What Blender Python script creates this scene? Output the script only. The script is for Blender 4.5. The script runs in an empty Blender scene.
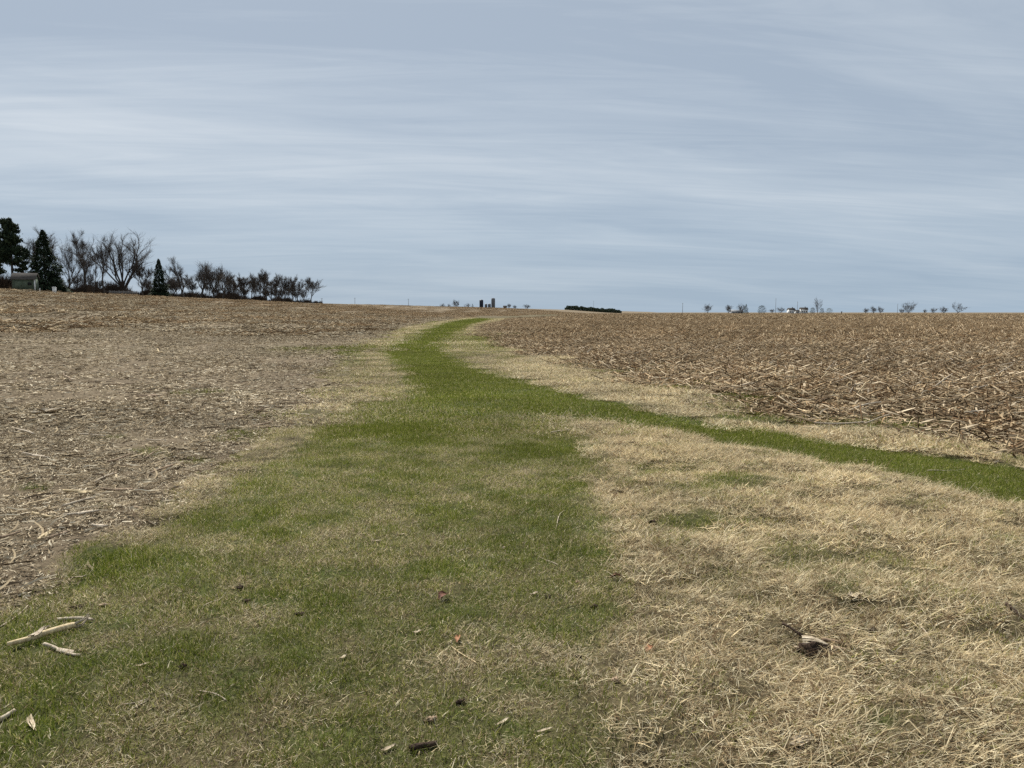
import bpy, math, random
import numpy as np
R = math.radians
rng = np.random.default_rng(11)
random.seed(11)
scene = bpy.context.scene
COL = scene.collection
EYE = 1.6
F_PX = 768.0
PITCH = math.atan((384 - 312.3) / F_PX)
CP, SP = math.cos(PITCH), math.sin(PITCH)

# ------------------------------------------------------------------ numpy noise
def _hash(ix, iy, s):
    n = (ix.astype(np.int64) * 374761393 + iy.astype(np.int64) * 668265263 + s * 1442695041) & 0xffffffff
    n = ((n ^ (n >> 13)) * 1274126177) & 0xffffffff
    n = (n ^ (n >> 16)) & 0xffffffff
    return n / 4294967295.0
def vnoise(x, y, s=0):
    x = np.asarray(x, float); y = np.asarray(y, float)
    ix = np.floor(x); iy = np.floor(y); fx = x - ix; fy = y - iy
    fx = fx * fx * (3 - 2 * fx); fy = fy * fy * (3 - 2 * fy)
    a = _hash(ix, iy, s); b = _hash(ix + 1, iy, s); c = _hash(ix, iy + 1, s); d = _hash(ix + 1, iy + 1, s)
    return (a * (1 - fx) + b * fx) * (1 - fy) + (c * (1 - fx) + d * fx) * fy
def fbm(x, y, s=0, o=3):
    t = 0; a = .5; n = 0
    for k in range(o):
        t = t + a * vnoise(x * 2 ** k, y * 2 ** k, s + k * 17); n += a; a *= .5
    return t / n
def sstep(a, b, x):
    t = np.clip((x - a) / (b - a), 0, 1)
    return t * t * (3 - 2 * t)

# ------------------------------------------------------------------ terrain
def height(x, y):
    x = np.asarray(x, float); y = np.asarray(y, float)
    u = -x + .2 * np.maximum(0, y - 450)
    t = np.clip((u - 5) / 115, 0, 1)
    h = 7.0 * (.5 * t + .5 * t * t * (3 - 2 * t))
    h = h + .25 * (fbm(x / 45, y / 45, 5, 2) - .5) * sstep(25, 90, np.hypot(x, y))
    return h

def ray(px, py):
    a = (px - 512) / F_PX; b = (384 - py) / F_PX
    return np.array([a, CP + b * SP, -SP + b * CP])
def P(px, py):
    """ground point seen at a place of the photograph (ray marched onto the terrain)"""
    d = ray(px, py)
    t0 = 0.5; t = t0
    while t < 4000:
        p = d * t
        if EYE + p[2] <= float(height(p[0], p[1])): break
        t0 = t; t *= 1.03
    for _ in range(30):
        m = (t0 + t) / 2; p = d * m
        if EYE + p[2] <= float(height(p[0], p[1])): t = m
        else: t0 = m
    p = d * t
    return (float(p[0]), float(p[1]))
def at_depth(px, D):
    z = float(height((px - 512) / F_PX * D, D))
    F = D * CP + (EYE - z) * SP
    x = (px - 512) / F_PX * F
    return x, D, float(height(x, D))

# ------------------------------------------------------------------ zones of the ground
def poly(pts): return np.array([P(*p) for p in pts])
fieldL_edge = [(-2500, 1500), (-500, 860), (-150, 665), (0, 598), (60, 573), (95, 548), (140, 520), (190, 490), (246, 457), (300, 420),
               (327, 392), (341, 367), (356, 346), (385, 331), (430, 321.5), (480, 316), (560, 314.2)]
fieldR_edge = [(566, 315.6), (515, 318), (486, 325), (482, 335), (510, 346), (560, 359), (620, 377), (690, 395), (740, 409), (800, 422),
               (860, 433), (940, 443), (1024, 455), (1200, 478), (1600, 560), (3600, 1500)]
W_POLY = np.vstack([poly(fieldL_edge), poly(fieldR_edge), [(4, -8), (-4, -8)]])
S_POLY = poly([(476, 318.2), (451, 320.5), (430, 325), (417, 330), (401, 337), (387, 344), (380, 351), (389, 360), (399, 370), (405, 383), (410, 397), (440, 409), (500, 413), (560, 416),
               (600, 420), (660, 432), (740, 447), (820, 463), (900, 480), (960, 492), (1024, 504), (1300, 560), (1700, 650),
               (1700, 560), (1300, 512), (1024, 470), (960, 460), (880, 449), (800, 437), (720, 425), (650, 411), (600, 400), (550, 388), (510, 377),
               (480, 369), (458, 360), (447, 351), (447, 344), (450, 337), (455, 330), (462, 325), (482, 320.5), (494, 319)])
L_POLY = np.vstack([poly([(352, 408), (392, 398), (440, 408), (560, 415), (582, 425), (590, 470), (604, 520), (620, 560), (622, 600), (610, 640), (598, 690),
                          (612, 768), (640, 950), (700, 1500)]), [(0.3, -6), (-4, -6)],
                    poly([(-2000, 1500), (-500, 890), (-150, 700), (0, 622), (60, 585), (110, 553), (160, 528), (210, 500), (265, 462), (312, 432), (335, 416)])])

def sdist(poly_, x, y):
    """signed distance, positive inside"""
    x = np.asarray(x, float); y = np.asarray(y, float)
    d2 = np.full(x.shape, 1e18); ins = np.zeros(x.shape, bool)
    n = len(poly_)
    for i in range(n):
        ax, ay = poly_[i]; bx, by = poly_[(i + 1) % n]
        ex, ey = bx - ax, by - ay
        L = ex * ex + ey * ey + 1e-12
        t = np.clip(((x - ax) * ex + (y - ay) * ey) / L, 0, 1)
        dx = x - ax - t * ex; dy = y - ay - t * ey
        d2 = np.minimum(d2, dx * dx + dy * dy)
        c = ((ay > y) != (by > y))
        with np.errstate(divide='ignore', invalid='ignore'):
            xi = ax + (y - ay) * ex / (ey if ey != 0 else 1e-12)
        ins ^= c & (x < xi)
    return np.where(ins, 1, -1) * np.sqrt(d2)

# (px, py, half width px, half height px, strength): lusher spots of new growth
LUSH = [(408, 428, 42, 7, .6), (422, 441, 30, 7, .6), (540, 453, 50, 7, .6), (590, 443, 30, 6, .3), (125, 563, 58, 12, 1.0), (60, 565, 0.1, 0.1, 0), (170, 575, 60, 16, .3),
        (250, 520, 60, 16, .22), (30, 640, 60, 30, .25), (560, 505, 60, 26, .28), (330, 470, 80, 26, .2), (600, 545, 22, 34, .3), (20, 720, 70, 40, .2),
        (348, 352, 14, 10, .6), (60, 680, 60, 22, .2), (310, 600, 60, 30, .12), (420, 380, 30, 12, .3),
        (845, 592, 34, 9, .5), (720, 486, 60, 12, .35), (650, 470, 50, 12, .35), (800, 568, 90, 22, .35), (690, 520, 50, 10, .4), (1010, 545, 30, 10, .4),
        (860, 660, 10, 6, .5), (880, 728, 18, 10, .5), (800, 400, 60, 6, .5), (900, 420, 80, 9, .55), (760, 418, 50, 5, .5), (985, 436, 50, 8, .5),
        (104, 505, 10, 4, .9), (33, 484, 14, 5, .7), (150, 455, 18, 4, .7), (201, 459, 12, 4, .8), (243, 434, 18, 5, .7), (95, 440, 40, 6, .35), (230, 395, 60, 7, .35),
        (130, 350, 80, 4, .3), (300, 350, 50, 6, .4), (270, 418, 16, 5, .6), (840, 345, 0.1, 0.1, 0), (610, 364, 60, 3, .5), (690, 388, 60, 4, .4), (500, 337, 26, 7, .6)]
_lush = []
for (px, py, rx, ry, s) in LUSH:
    if s <= 0: continue
    if s < .35 and px < 620: s *= .5
    c = np.array(P(px, py)); ex = np.array(P(px + rx, py)) - c; ey = np.array(P(px, py - ry)) - np.array(P(px, py + ry)); ey /= 2
    M = np.linalg.inv(np.array([ex, ey]).T)
    _lush.append((c, M, s))

def zones(x, y):
    x = np.asarray(x, float); y = np.asarray(y, float)
    r = np.hypot(x, y)
    amp = np.clip(.02 * r, .1, .6)
    n1 = (fbm(x / (.35 + .02 * r), y / (.35 + .02 * r), 1, 3) - .5) * 2 * amp
    n2 = (fbm(x / (.25 + .02 * r) + 31, y / (.25 + .02 * r), 2, 3) - .5) * 2 * amp
    sw = np.clip(.011 * r, .06, .5)
    inr = r < 700
    W = np.zeros(x.shape); S = W.copy(); L = W.copy()
    dw = sdist(W_POLY, x, y)
    W = sstep(-1, 1, (dw + n1 * .9) / sw) * inr
    ds = sdist(S_POLY, x, y)
    S = sstep(-1, 1, (ds + n2 * .22) / (sw * .8)) * inr
    dl = sdist(L_POLY, x, y)
    L = sstep(-1, 1, (dl + n1 * .9) / (sw * 1.6)) * inr
    G = np.zeros(x.shape)
    for c, M, s in _lush:
        dx = x - c[0]; dy = y - c[1]
        u = M[0, 0] * dx + M[0, 1] * dy; v = M[1, 0] * dx + M[1, 1] * dy
        q = u * u + v * v
        G = np.maximum(G, s * np.exp(-q * 1.1) * (q < 6))
    gn = fbm(x / .55 + 7, y / .55, 9, 3)
    G = G * (.55 + .9 * gn)
    er = np.exp(-((dw + 1.0) / 1.6) ** 2) * (dw < 0) * (x > .12 * y) * (r < 60) * sstep(.34, .52, fbm(x / 1.3, y / .9, 71, 3)) * .8
    G = np.maximum(G, er)
    left = ((x < -.08 * y) & (y < 2000)).astype(float) * (1 - sstep(.5, 1, W))
    return W, S, L, np.clip(G, 0, 1), left

def greenness(x, y, Z=None):
    W, S, L, G, left = Z if Z is not None else zones(x, y)
    n = fbm(x / 1.1, y / 1.1, 21, 3); n2 = vnoise(x / .2, y / .2, 23)
    lawn = np.clip(.535 + (n - .5) * .36 + (n2 - .5) * .55, .2, .85) - .12 * sstep(-1.5, 0, x) * (1 - sstep(3.5, 5, y))
    far = sstep(6, 12, np.hypot(x, y)); lawn = lawn + .06 * far
    g = np.maximum(S * (.95 + .2 * (n - .5)), L * lawn)
    g = np.maximum(g, np.where(W > .5, .12 + .5 * np.clip(n - .52, 0, 1), .04 * (n > .6)))
    return np.clip(np.maximum(g, g + G * 1.0), 0, 1)

def relief(x, y, Z):
    W, S, L, G, left = Z
    r = np.hypot(x, y)
    fade = 1 - sstep(25, 60, r)
    matted = W * (1 - S) * (1 - L)
    a = .012 * (fbm(x / .3, y / .3, 31, 3) - .5) * 2
    m = (1 - np.abs(fbm(x / .55, y / .4, 33, 3) - .5) * 4) * .035 + (fbm(x / .9, y / .7, 35, 2) - .5) * .16
    f = (fbm(x / .22, y / .22, 37, 3) - .5) * .07 + (fbm(x / .9, y / .9, 39, 2) - .5) * .08
    lawn = (fbm(x / .9, y / .9, 41, 2) - .5) * .05
    return fade * (a + matted * m + (1 - W) * f + np.maximum(S, L) * lawn)
def ground_z(x, y, Z=None):
    x = np.atleast_1d(np.asarray(x, float)); y = np.atleast_1d(np.asarray(y, float))
    if Z is None: Z = zones(x, y)
    return height(x, y) + relief(x, y, Z)
def gz(x, y): return float(ground_z(x, y)[0])

# ------------------------------------------------------------------ materials
def nt(name):
    m = bpy.data.materials.new(name); m.use_nodes = True
    t = m.node_tree; t.nodes.clear()
    return m, t
def N(t, typ, **kw):
    n = t.nodes.new(typ)
    for k, v in kw.items():
        if k.startswith('i_'):
            k2 = k[2:]
            n.inputs[int(k2) if k2.isdigit() else k2].default_value = v
        else: setattr(n, k, v)
    return n
def noise_col_mat(name, cols, scale=4.0, rough=.9, bump=.3, bscale=None, stretch=(1, 1, 1), detail=6):
    m, t = nt(name)
    tc = N(t, 'ShaderNodeTexCoord'); mp = N(t, 'ShaderNodeMapping'); mp.inputs['Scale'].default_value = stretch
    nz = N(t, 'ShaderNodeTexNoise', i_Scale=scale, i_Detail=detail)
    cr = N(t, 'ShaderNodeValToRGB'); e = cr.color_ramp.elements
    k = len(cols)
    e[0].position = .3; e[0].color = (*cols[0], 1); e[1].position = .7; e[1].color = (*cols[-1], 1)
    for i in range(1, k - 1):
        q = e.new(.3 + .4 * i / (k - 1)); q.color = (*cols[i], 1)
    b = N(t, 'ShaderNodeBsdfPrincipled'); b.inputs['Roughness'].default_value = rough; b.inputs['Specular IOR Level'].default_value = .2
    n2 = N(t, 'ShaderNodeTexNoise', i_Scale=bscale or scale * 3, i_Detail=4); bp = N(t, 'ShaderNodeBump', i_Strength=bump, i_Distance=.02)
    o = N(t, 'ShaderNodeOutputMaterial'); lk = t.links.new
    lk(tc.outputs['Object'], mp.inputs[0]); lk(mp.outputs[0], nz.inputs['Vector']); lk(mp.outputs[0], n2.inputs['Vector'])
    lk(nz.outputs['Fac'], cr.inputs[0]); lk(cr.outputs[0], b.inputs['Base Color']); lk(n2.outputs['Fac'], bp.inputs['Height']); lk(bp.outputs[0], b.inputs['Normal'])
    lk(b.outputs[0], o.inputs[0])
    return m
def blade_mat(name, trans=.3):
    """colour from the blade's own attribute, varied a little by the clump's tint"""
    m, t = nt(name); lk = t.links.new
    at = N(t, 'ShaderNodeAttribute', attribute_name='Col'); ti = N(t, 'ShaderNodeAttribute', attribute_name='tint', attribute_type='INSTANCER')
    mr = N(t, 'ShaderNodeMapRange', i_3=.5, i_4=1.38); lk(ti.outputs['Fac'], mr.inputs[0])
    vm = N(t, 'ShaderNodeVectorMath', operation='SCALE'); lk(at.outputs['Color'], vm.inputs[0]); lk(mr.outputs[0], vm.inputs['Scale'])
    d = N(t, 'ShaderNodeBsdfDiffuse'); tr = N(t, 'ShaderNodeBsdfTranslucent'); mx = N(t, 'ShaderNodeMixShader', i_0=trans); o = N(t, 'ShaderNodeOutputMaterial')
    lk(vm.outputs[0], d.inputs[0]); lk(vm.outputs[0], tr.inputs[0]); lk(d.outputs[0], mx.inputs[1]); lk(tr.outputs[0], mx.inputs[2]); lk(mx.outputs[0], o.inputs[0])
    return m
M_BLADE = blade_mat('grass blade', .3)
M_RES = blade_mat('corn residue', .08)
M_BARK = noise_col_mat('bark', [(.025, .02, .016), (.05, .042, .035), (.08, .068, .058)], 3, .95, .4, stretch=(3, 3, .6))
M_TWIG = noise_col_mat('twigs', [(.055, .046, .04), (.09, .078, .068)], 1.0, .95, 0)
M_TWIGG = noise_col_mat('grey twigs', [(.075, .07, .068), (.12, .11, .105)], 1.0, .95, 0)  # paler twigs for faint far trees, distance haze put into the colour
M_CONIF = noise_col_mat('conifer needles', [(.010, .018, .010), (.026, .042, .021), (.05, .07, .035)], 1.5, .9, 0)
M_CLOD = noise_col_mat('dark clod', [(.025, .016, .011), (.07, .045, .03)], 40, .95, .6)

# ------------------------------------------------------------------ mesh helpers
def mesh_np(name, V, quads=None, tris=None, mat=None, col=None):
    me = bpy.data.meshes.new(name)
    V = np.asarray(V, np.float32)
    q = np.zeros((0, 4), int) if quads is None else np.asarray(quads, int).reshape(-1, 4)
    tr = np.zeros((0, 3), int) if tris is None else np.asarray(tris, int).reshape(-1, 3)
    me.vertices.add(len(V)); me.vertices.foreach_set('co', V.ravel())
    nl = len(q) * 4 + len(tr) * 3
    me.loops.add(nl); me.loops.foreach_set('vertex_index', np.concatenate([q.ravel(), tr.ravel()]).astype(np.int32))
    me.polygons.add(len(q) + len(tr))
    st = np.concatenate([np.arange(len(q)) * 4, len(q) * 4 + np.arange(len(tr)) * 3]).astype(np.int32)
    me.polygons.foreach_set('loop_start', st)
    me.update(calc_edges=True)
    if col is not None:
        a = me.color_attributes.new('Col', 'FLOAT_COLOR', 'POINT')
        c = np.ones((len(V), 4), np.float32); c[:, :3] = col
        a.data.foreach_set('color', c.ravel())
    if mat: me.materials.append(mat)
    return me
class MB:
    def __init__(s): s.V = []; s.Q = []; s.T = []; s.C = []; s.n = 0
    def add(s, V, quads=None, tris=None, col=None):
        V = np.asarray(V, float).reshape(-1, 3)
        if quads is not None and len(quads): s.Q.append(np.asarray(quads).reshape(-1, 4) + s.n)
        if tris is not None and len(tris): s.T.append(np.asarray(tris).reshape(-1, 3) + s.n)
        s.V.append(V); s.n += len(V)
        c = np.ones((len(V), 3)) * .3 if col is None else np.broadcast_to(np.asarray(col, float), (len(V), 3))
        s.C.append(c)
    def mesh(s, name, mat, col=False, smooth=False):
        me = mesh_np(name, np.vstack(s.V), np.vstack(s.Q) if s.Q else None, np.vstack(s.T) if s.T else None, mat, np.vstack(s.C) if col else None)
        if smooth: me.polygons.foreach_set('use_smooth', [True] * len(me.polygons))
        return me
    def box(s, c, d, col=None, rz=0):
        x, y, z = [v / 2 for v in d]
        V = np.array([(-x, -y, -z), (x, -y, -z), (x, y, -z), (-x, y, -z), (-x, -y, z), (x, -y, z), (x, y, z), (-x, y, z)])
        ca, sa = math.cos(rz), math.sin(rz)
        V = np.stack([V[:, 0] * ca - V[:, 1] * sa, V[:, 0] * sa + V[:, 1] * ca, V[:, 2]], 1) + np.array(c)
        s.add(V, [(0, 3, 2, 1), (4, 5, 6, 7), (0, 1, 5, 4), (1, 2, 6, 5), (2, 3, 7, 6), (3, 0, 4, 7)], col=col)
    def tube(s, pts, rad, sides=6, caps=True, col=None, jit=0):
        pts = np.asarray(pts, float); n = len(pts); rad = np.broadcast_to(rad, n)
        d = np.gradient(pts, axis=0); d /= np.linalg.norm(d, axis=1)[:, None] + 1e-9
        ref = np.array([0, 0, 1.]) if abs(d[0, 2]) < .8 else np.array([1., 0, 0])
        a = np.cross(d, ref); a /= np.linalg.norm(a, axis=1)[:, None] + 1e-9
        b = np.cross(d, a)
        th = np.arange(sides) * 2 * math.pi / sides
        ring = a[:, None, :] * np.cos(th)[None, :, None] + b[:, None, :] * np.sin(th)[None, :, None]
        V = pts[:, None, :] + ring * rad[:, None, None]
        if jit: V = V + rng.normal(0, jit, V.shape)
        V = V.reshape(-1, 3)
        i = np.arange(n - 1)[:, None] * sides; j = np.arange(sides)[None, :]; j2 = (j + 1) % sides
        q = np.stack([i + j, i + j2, i + sides + j2, i + sides + j], -1).reshape(-1, 4)
        tr = []
        if caps:
            V = np.vstack([V, pts[:1], pts[-1:]])
            for k in range(sides):
                tr.append((n * sides, (k + 1) % sides, k)); tr.append((n * sides + 1, (n - 1) * sides + k, (n - 1) * sides + (k + 1) % sides))
        s.add(V, q, tr, col)
def link(name, me, parent=None, loc=(0, 0, 0)):
    o = bpy.data.objects.new(name, me); COL.objects.link(o); o.location = loc
    if parent: o.parent = parent
    return o
def tag(o, label=None, cat=None, group=None, kind=None):
    if label: o['label'] = label
    if cat: o['category'] = cat
    if group: o['group'] = group
    if kind: o['kind'] = kind
    return o
def empty(name, loc, rz=0):
    o = bpy.data.objects.new(name, None); COL.objects.link(o); o.location = loc; o.rotation_euler = (0, 0, rz); o.empty_display_size = .2
    return o

# ------------------------------------------------------------------ ground sheet
def build_ground():
    front = np.arange(-R(52), R(52), .004); back = np.linspace(R(52), R(308), 90, endpoint=False)
    th = np.concatenate([front, back]); nt_ = len(th)
    rr = [1.0]
    while rr[-1] < 60: rr.append(rr[-1] * 1.009)
    while rr[-1] < 9000: rr.append(rr[-1] * 1.035)
    rr = np.array(rr); nr = len(rr)
    Rg, Tg = np.meshgrid(rr, th, indexing='ij')
    x = (Rg * np.sin(Tg)).ravel(); y = (Rg * np.cos(Tg)).ravel()
    Z = zones(x, y); z = ground_z(x, y, Z)
    V = np.stack([x, y, z], 1); V = np.vstack([V, [0, 0, gz(0., 0.)]])
    i = np.arange(nr - 1)[:, None] * nt_; j = np.arange(nt_)[None, :]; j2 = (j + 1) % nt_
    q = np.stack([i + j, i + nt_ + j, i + nt_ + j2, i + j2], -1).reshape(-1, 4)
    c = len(V) - 1
    tr = [(c, k, (k + 1) % nt_) for k in range(nt_)]
    g = greenness(x, y, Z)
    me = mesh_np('ground', V, q[:, ::-1], np.array(tr)[:, ::-1])
    me.polygons.foreach_set('use_smooth', np.ones(len(me.polygons), bool))
    for nm, a in (('grassy', Z[0]), ('green', g), ('left', Z[4]), ('strip', Z[1])):
        at = me.attributes.new(nm, 'FLOAT', 'POINT'); at.data.foreach_set('value', np.append(a, a[0]).astype(np.float32))
    m, t = nt('ground of soil and turf'); lk = t.links.new
    geo = N(t, 'ShaderNodeNewGeometry')
    def noise(scale, detail=5, rough=.6, stretch=None):
        n = N(t, 'ShaderNodeTexNoise', i_Scale=scale, i_Detail=detail, i_Roughness=rough)
        if stretch:
            mp = N(t, 'ShaderNodeMapping'); mp.inputs['Scale'].default_value = stretch; lk(geo.outputs['Position'], mp.inputs[0]); lk(mp.outputs[0], n.inputs['Vector'])
        else: lk(geo.outputs['Position'], n.inputs['Vector'])
        return n.outputs['Fac']
    def ramp(f, stops):
        cr = N(t, 'ShaderNodeValToRGB'); e = cr.color_ramp.elements
        e[0].position, e[0].color = stops[0][0], (*stops[0][1], 1); e[1].position, e[1].color = stops[-1][0], (*stops[-1][1], 1)
        for p, c_ in stops[1:-1]: q_ = e.new(p); q_.color = (*c_, 1)
        lk(f, cr.inputs[0]); return cr.outputs[0]
    def mix(f, a, b):
        mx = N(t, 'ShaderNodeMix', data_type='RGBA')
        if isinstance(f, float): mx.inputs[0].default_value = f
        else: lk(f, mx.inputs[0])
        lk(a, mx.inputs[6]); lk(b, mx.inputs[7]); return mx.outputs[2]
    def attr(n_): return N(t, 'ShaderNodeAttribute', attribute_name=n_).outputs['Fac']
    fine = noise(38, 6, .7); mid = noise(5, 6, .65); big = noise(.35, 5, .6); vbig = noise(.045, 4, .6)
    soil = ramp(fine, [(.36, (.04, .03, .02)), (.5, (.10, .076, .05)), (.62, (.21, .165, .11)), (.74, (.38, .31, .215))])
    soil2 = ramp(mid, [(.35, (.075, .055, .037)), (.52, (.16, .12, .08)), (.68, (.27, .21, .145))])
    soil = mix(.45, soil, soil2)
    # broad tonal drift of the cropland, brown to straw
    br = ramp(big, [(.35, (.13, .10, .065)), (.65, (.24, .19, .125))])
    soil = mix(.35, soil, br)
    vb = ramp(vbig, [(.35, (.14, .105, .065)), (.65, (.23, .18, .11))])
    soil = mix(.35, soil, vb)
    dry = ramp(fine, [(.38, (.03, .022, .012)), (.54, (.10, .078, .042)), (.7, (.30, .24, .14))])  # dry and green turf ground darkened to paint shade into the blade gaps
    dry2 = ramp(mid, [(.35, (.06, .046, .025)), (.65, (.17, .135, .075))])
    dry = mix(.45, dry, dry2)
    grn = ramp(fine, [(.38, (.02, .024, .008)), (.52, (.055, .07, .015)), (.7, (.14, .17, .04))])
    grn2 = ramp(mid, [(.35, (.03, .04, .010)), (.65, (.085, .105, .025))])
    grn = mix(.5, grn, grn2)
    ga = attr('green')
    mr = N(t, 'ShaderNodeMapRange', i_1=.08, i_2=.8); lk(ga, mr.inputs[0])
    add = N(t, 'ShaderNodeMath', operation='MULTIPLY_ADD', i_1=.9, i_2=-.45); lk(fine, add.inputs[0])
    ad2 = N(t, 'ShaderNodeMath', operation='ADD', use_clamp=True); lk(mr.outputs[0], ad2.inputs[0]); lk(add.outputs[0], ad2.inputs[1])
    turf = mix(ad2.outputs[0], dry, grn)
    fieldc = mix(ad2.outputs[0], soil, grn)
    col = mix(attr('grassy'), fieldc, turf)
    b = N(t, 'ShaderNodeBsdfPrincipled', i_Roughness=.95); b.inputs['Specular IOR Level'].default_value = .1
    bp = N(t, 'ShaderNodeBump', i_Strength=.8, i_Distance=.03); lk(fine, bp.inputs['Height'])
    bp2 = N(t, 'ShaderNodeBump', i_Strength=.6, i_Distance=.12); lk(mid, bp2.inputs['Height']); lk(bp.outputs[0], bp2.inputs['Normal'])
    o = N(t, 'ShaderNodeOutputMaterial')
    lk(col, b.inputs['Base Color']); lk(bp2.outputs[0], b.inputs['Normal']); lk(b.outputs[0], o.inputs[0])
    me.materials.append(m)
    tag(link('ground', me), kind='structure')
build_ground()

# ------------------------------------------------------------------ blades, shreds and stalks
PAL_LUSH = [(.145, .18, .024), (.19, .22, .032), (.26, .28, .055), (.40, .37, .14), (.07, .09, .015), (.11, .14, .02)]
PAL_OLIVE = [(.34, .34, .09), (.25, .27, .06), (.42, .40, .15)]
PAL_DRY = [(.74, .62, .40), (.68, .55, .33), (.44, .33, .19), (.80, .71, .50), (.24, .17, .10), (.58, .49, .30), (.78, .68, .46), (.15, .10, .058)]
PAL_RES = [(.54, .455, .32), (.43, .35, .235), (.32, .255, .165), (.22, .172, .112), (.66, .58, .43), (.12, .09, .06), (.43, .365, .26), (.075, .056, .038), (.16, .125, .085)]
PAL_STUB = [(.42, .31, .185), (.33, .23, .13), (.26, .165, .092), (.50, .40, .25), (.14, .09, .052), (.11, .075, .045)]
def pick(pal, n, w=None):
    pal = np.array(pal); k = rng.choice(len(pal), n, p=w)
    return pal[k] * rng.uniform(.82, 1.18, (n, 1))

def blades(mb, n, rad, hlo, hhi, wid, lean, cols, segs=2, z0=0.0, curl=.5, square=False, dirs=None):
    """n tapering blades rooted in a disc; lean is how far over they lie (0 upright .. 1 flat)"""
    if square: bx = rng.uniform(-rad, rad, n); by = rng.uniform(-rad, rad, n)
    else:
        a = rng.uniform(0, 2 * math.pi, n); rr = rad * np.sqrt(rng.uniform(0, 1, n)); bx = rr * np.cos(a); by = rr * np.sin(a)
    h = rng.uniform(hlo, hhi, n); w = wid * rng.uniform(.6, 1.3, n)
    d = rng.uniform(0, 2 * math.pi, n); ln = np.clip(rng.normal(lean, .22, n), .02, 1.0) * math.pi / 2
    if dirs is not None: d = rng.normal(0, dirs, n) + math.pi * (rng.random(n) < .25)
    ft = rng.uniform(0, 2 * math.pi, n) * .25 + d + math.pi / 2
    t = np.linspace(0, 1, segs + 1)
    V = np.zeros((n, 2 * segs + 1, 3))
    px = bx.copy(); py = by.copy(); pz = np.full(n, z0) + rng.uniform(-.004, .004, n)
    for k in range(segs + 1):
        wk = w * (1 - t[k]) ** .6 * .5
        if k < segs:
            V[:, 2 * k, 0] = px - np.cos(ft) * wk; V[:, 2 * k, 1] = py - np.sin(ft) * wk; V[:, 2 * k, 2] = pz
            V[:, 2 * k + 1, 0] = px + np.cos(ft) * wk; V[:, 2 * k + 1, 1] = py + np.sin(ft) * wk; V[:, 2 * k + 1, 2] = pz
            an = np.minimum(ln + curl * t[k] * rng.uniform(0, 1.4, n), math.pi * .62)
            st = h / segs
            px = px + np.cos(d) * np.sin(an) * st; py = py + np.sin(d) * np.sin(an) * st
            pz = np.maximum(pz + np.cos(an) * st, z0 + .003)
        else:
            V[:, 2 * k, 0] = px; V[:, 2 * k, 1] = py; V[:, 2 * k, 2] = pz
    nv = 2 * segs + 1; base = np.arange(n)[:, None] * nv
    Q = []
    for k in range(segs - 1): Q.append(base + np.array([2 * k, 2 * k + 1, 2 * k + 3, 2 * k + 2]))
    T = base + np.array([2 * segs - 2, 2 * segs - 1, 2 * segs])
    mb.add(V.reshape(-1, 3), np.vstack(Q) if Q else None, T, np.repeat(cols, nv, axis=0))

def shreds(mb, n, rad, llo, lhi, wlo, whi, zhi, pal, tilt=.15, segs=3):
    """curled leaf shreds lying about"""
    c = np.stack([rng.uniform(-rad, rad, n), rng.uniform(-rad, rad, n)], 1)
    L = rng.uniform(0, 1, n) ** 1.8 * (lhi - llo) + llo; w = rng.uniform(wlo, whi, n) * .5
    d = rng.uniform(0, 2 * math.pi, n); tl = rng.normal(0, tilt, n); bend = rng.normal(0, .5, n); roll = rng.normal(0, .5, n)
    z = rng.uniform(.002, zhi, n)
    V = np.zeros((n, 2 * (segs + 1), 3))
    for k in range(segs + 1):
        s = (k / segs - .5)
        dd = d + bend * s
        x = c[:, 0] + np.cos(dd) * L * s; y = c[:, 1] + np.sin(dd) * L * s
        zz = z + np.sin(tl) * L * (s + .5) + rng.uniform(-.004, .006, n)
        ro = roll + rng.normal(0, .35, n); wk = w * (.55 + .45 * math.sin(math.pi * (k + .4) / (segs + .8)))
        for sgn, off in ((-1, 0), (1, 1)):
            V[:, 2 * k + off, 0] = x - sgn * np.sin(dd) * wk * np.cos(ro); V[:, 2 * k + off, 1] = y + sgn * np.cos(dd) * wk * np.cos(ro); V[:, 2 * k + off, 2] = np.maximum(zz + sgn * wk * np.sin(ro), .0)
    nv = 2 * (segs + 1); base = np.arange(n)[:, None] * nv
    Q = np.vstack([base + np.array([2 * k, 2 * k + 1, 2 * k + 3, 2 * k + 2]) for k in range(segs)])
    mb.add(V.reshape(-1, 3), Q, None, np.repeat(pick(pal, n), nv, axis=0))

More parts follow.
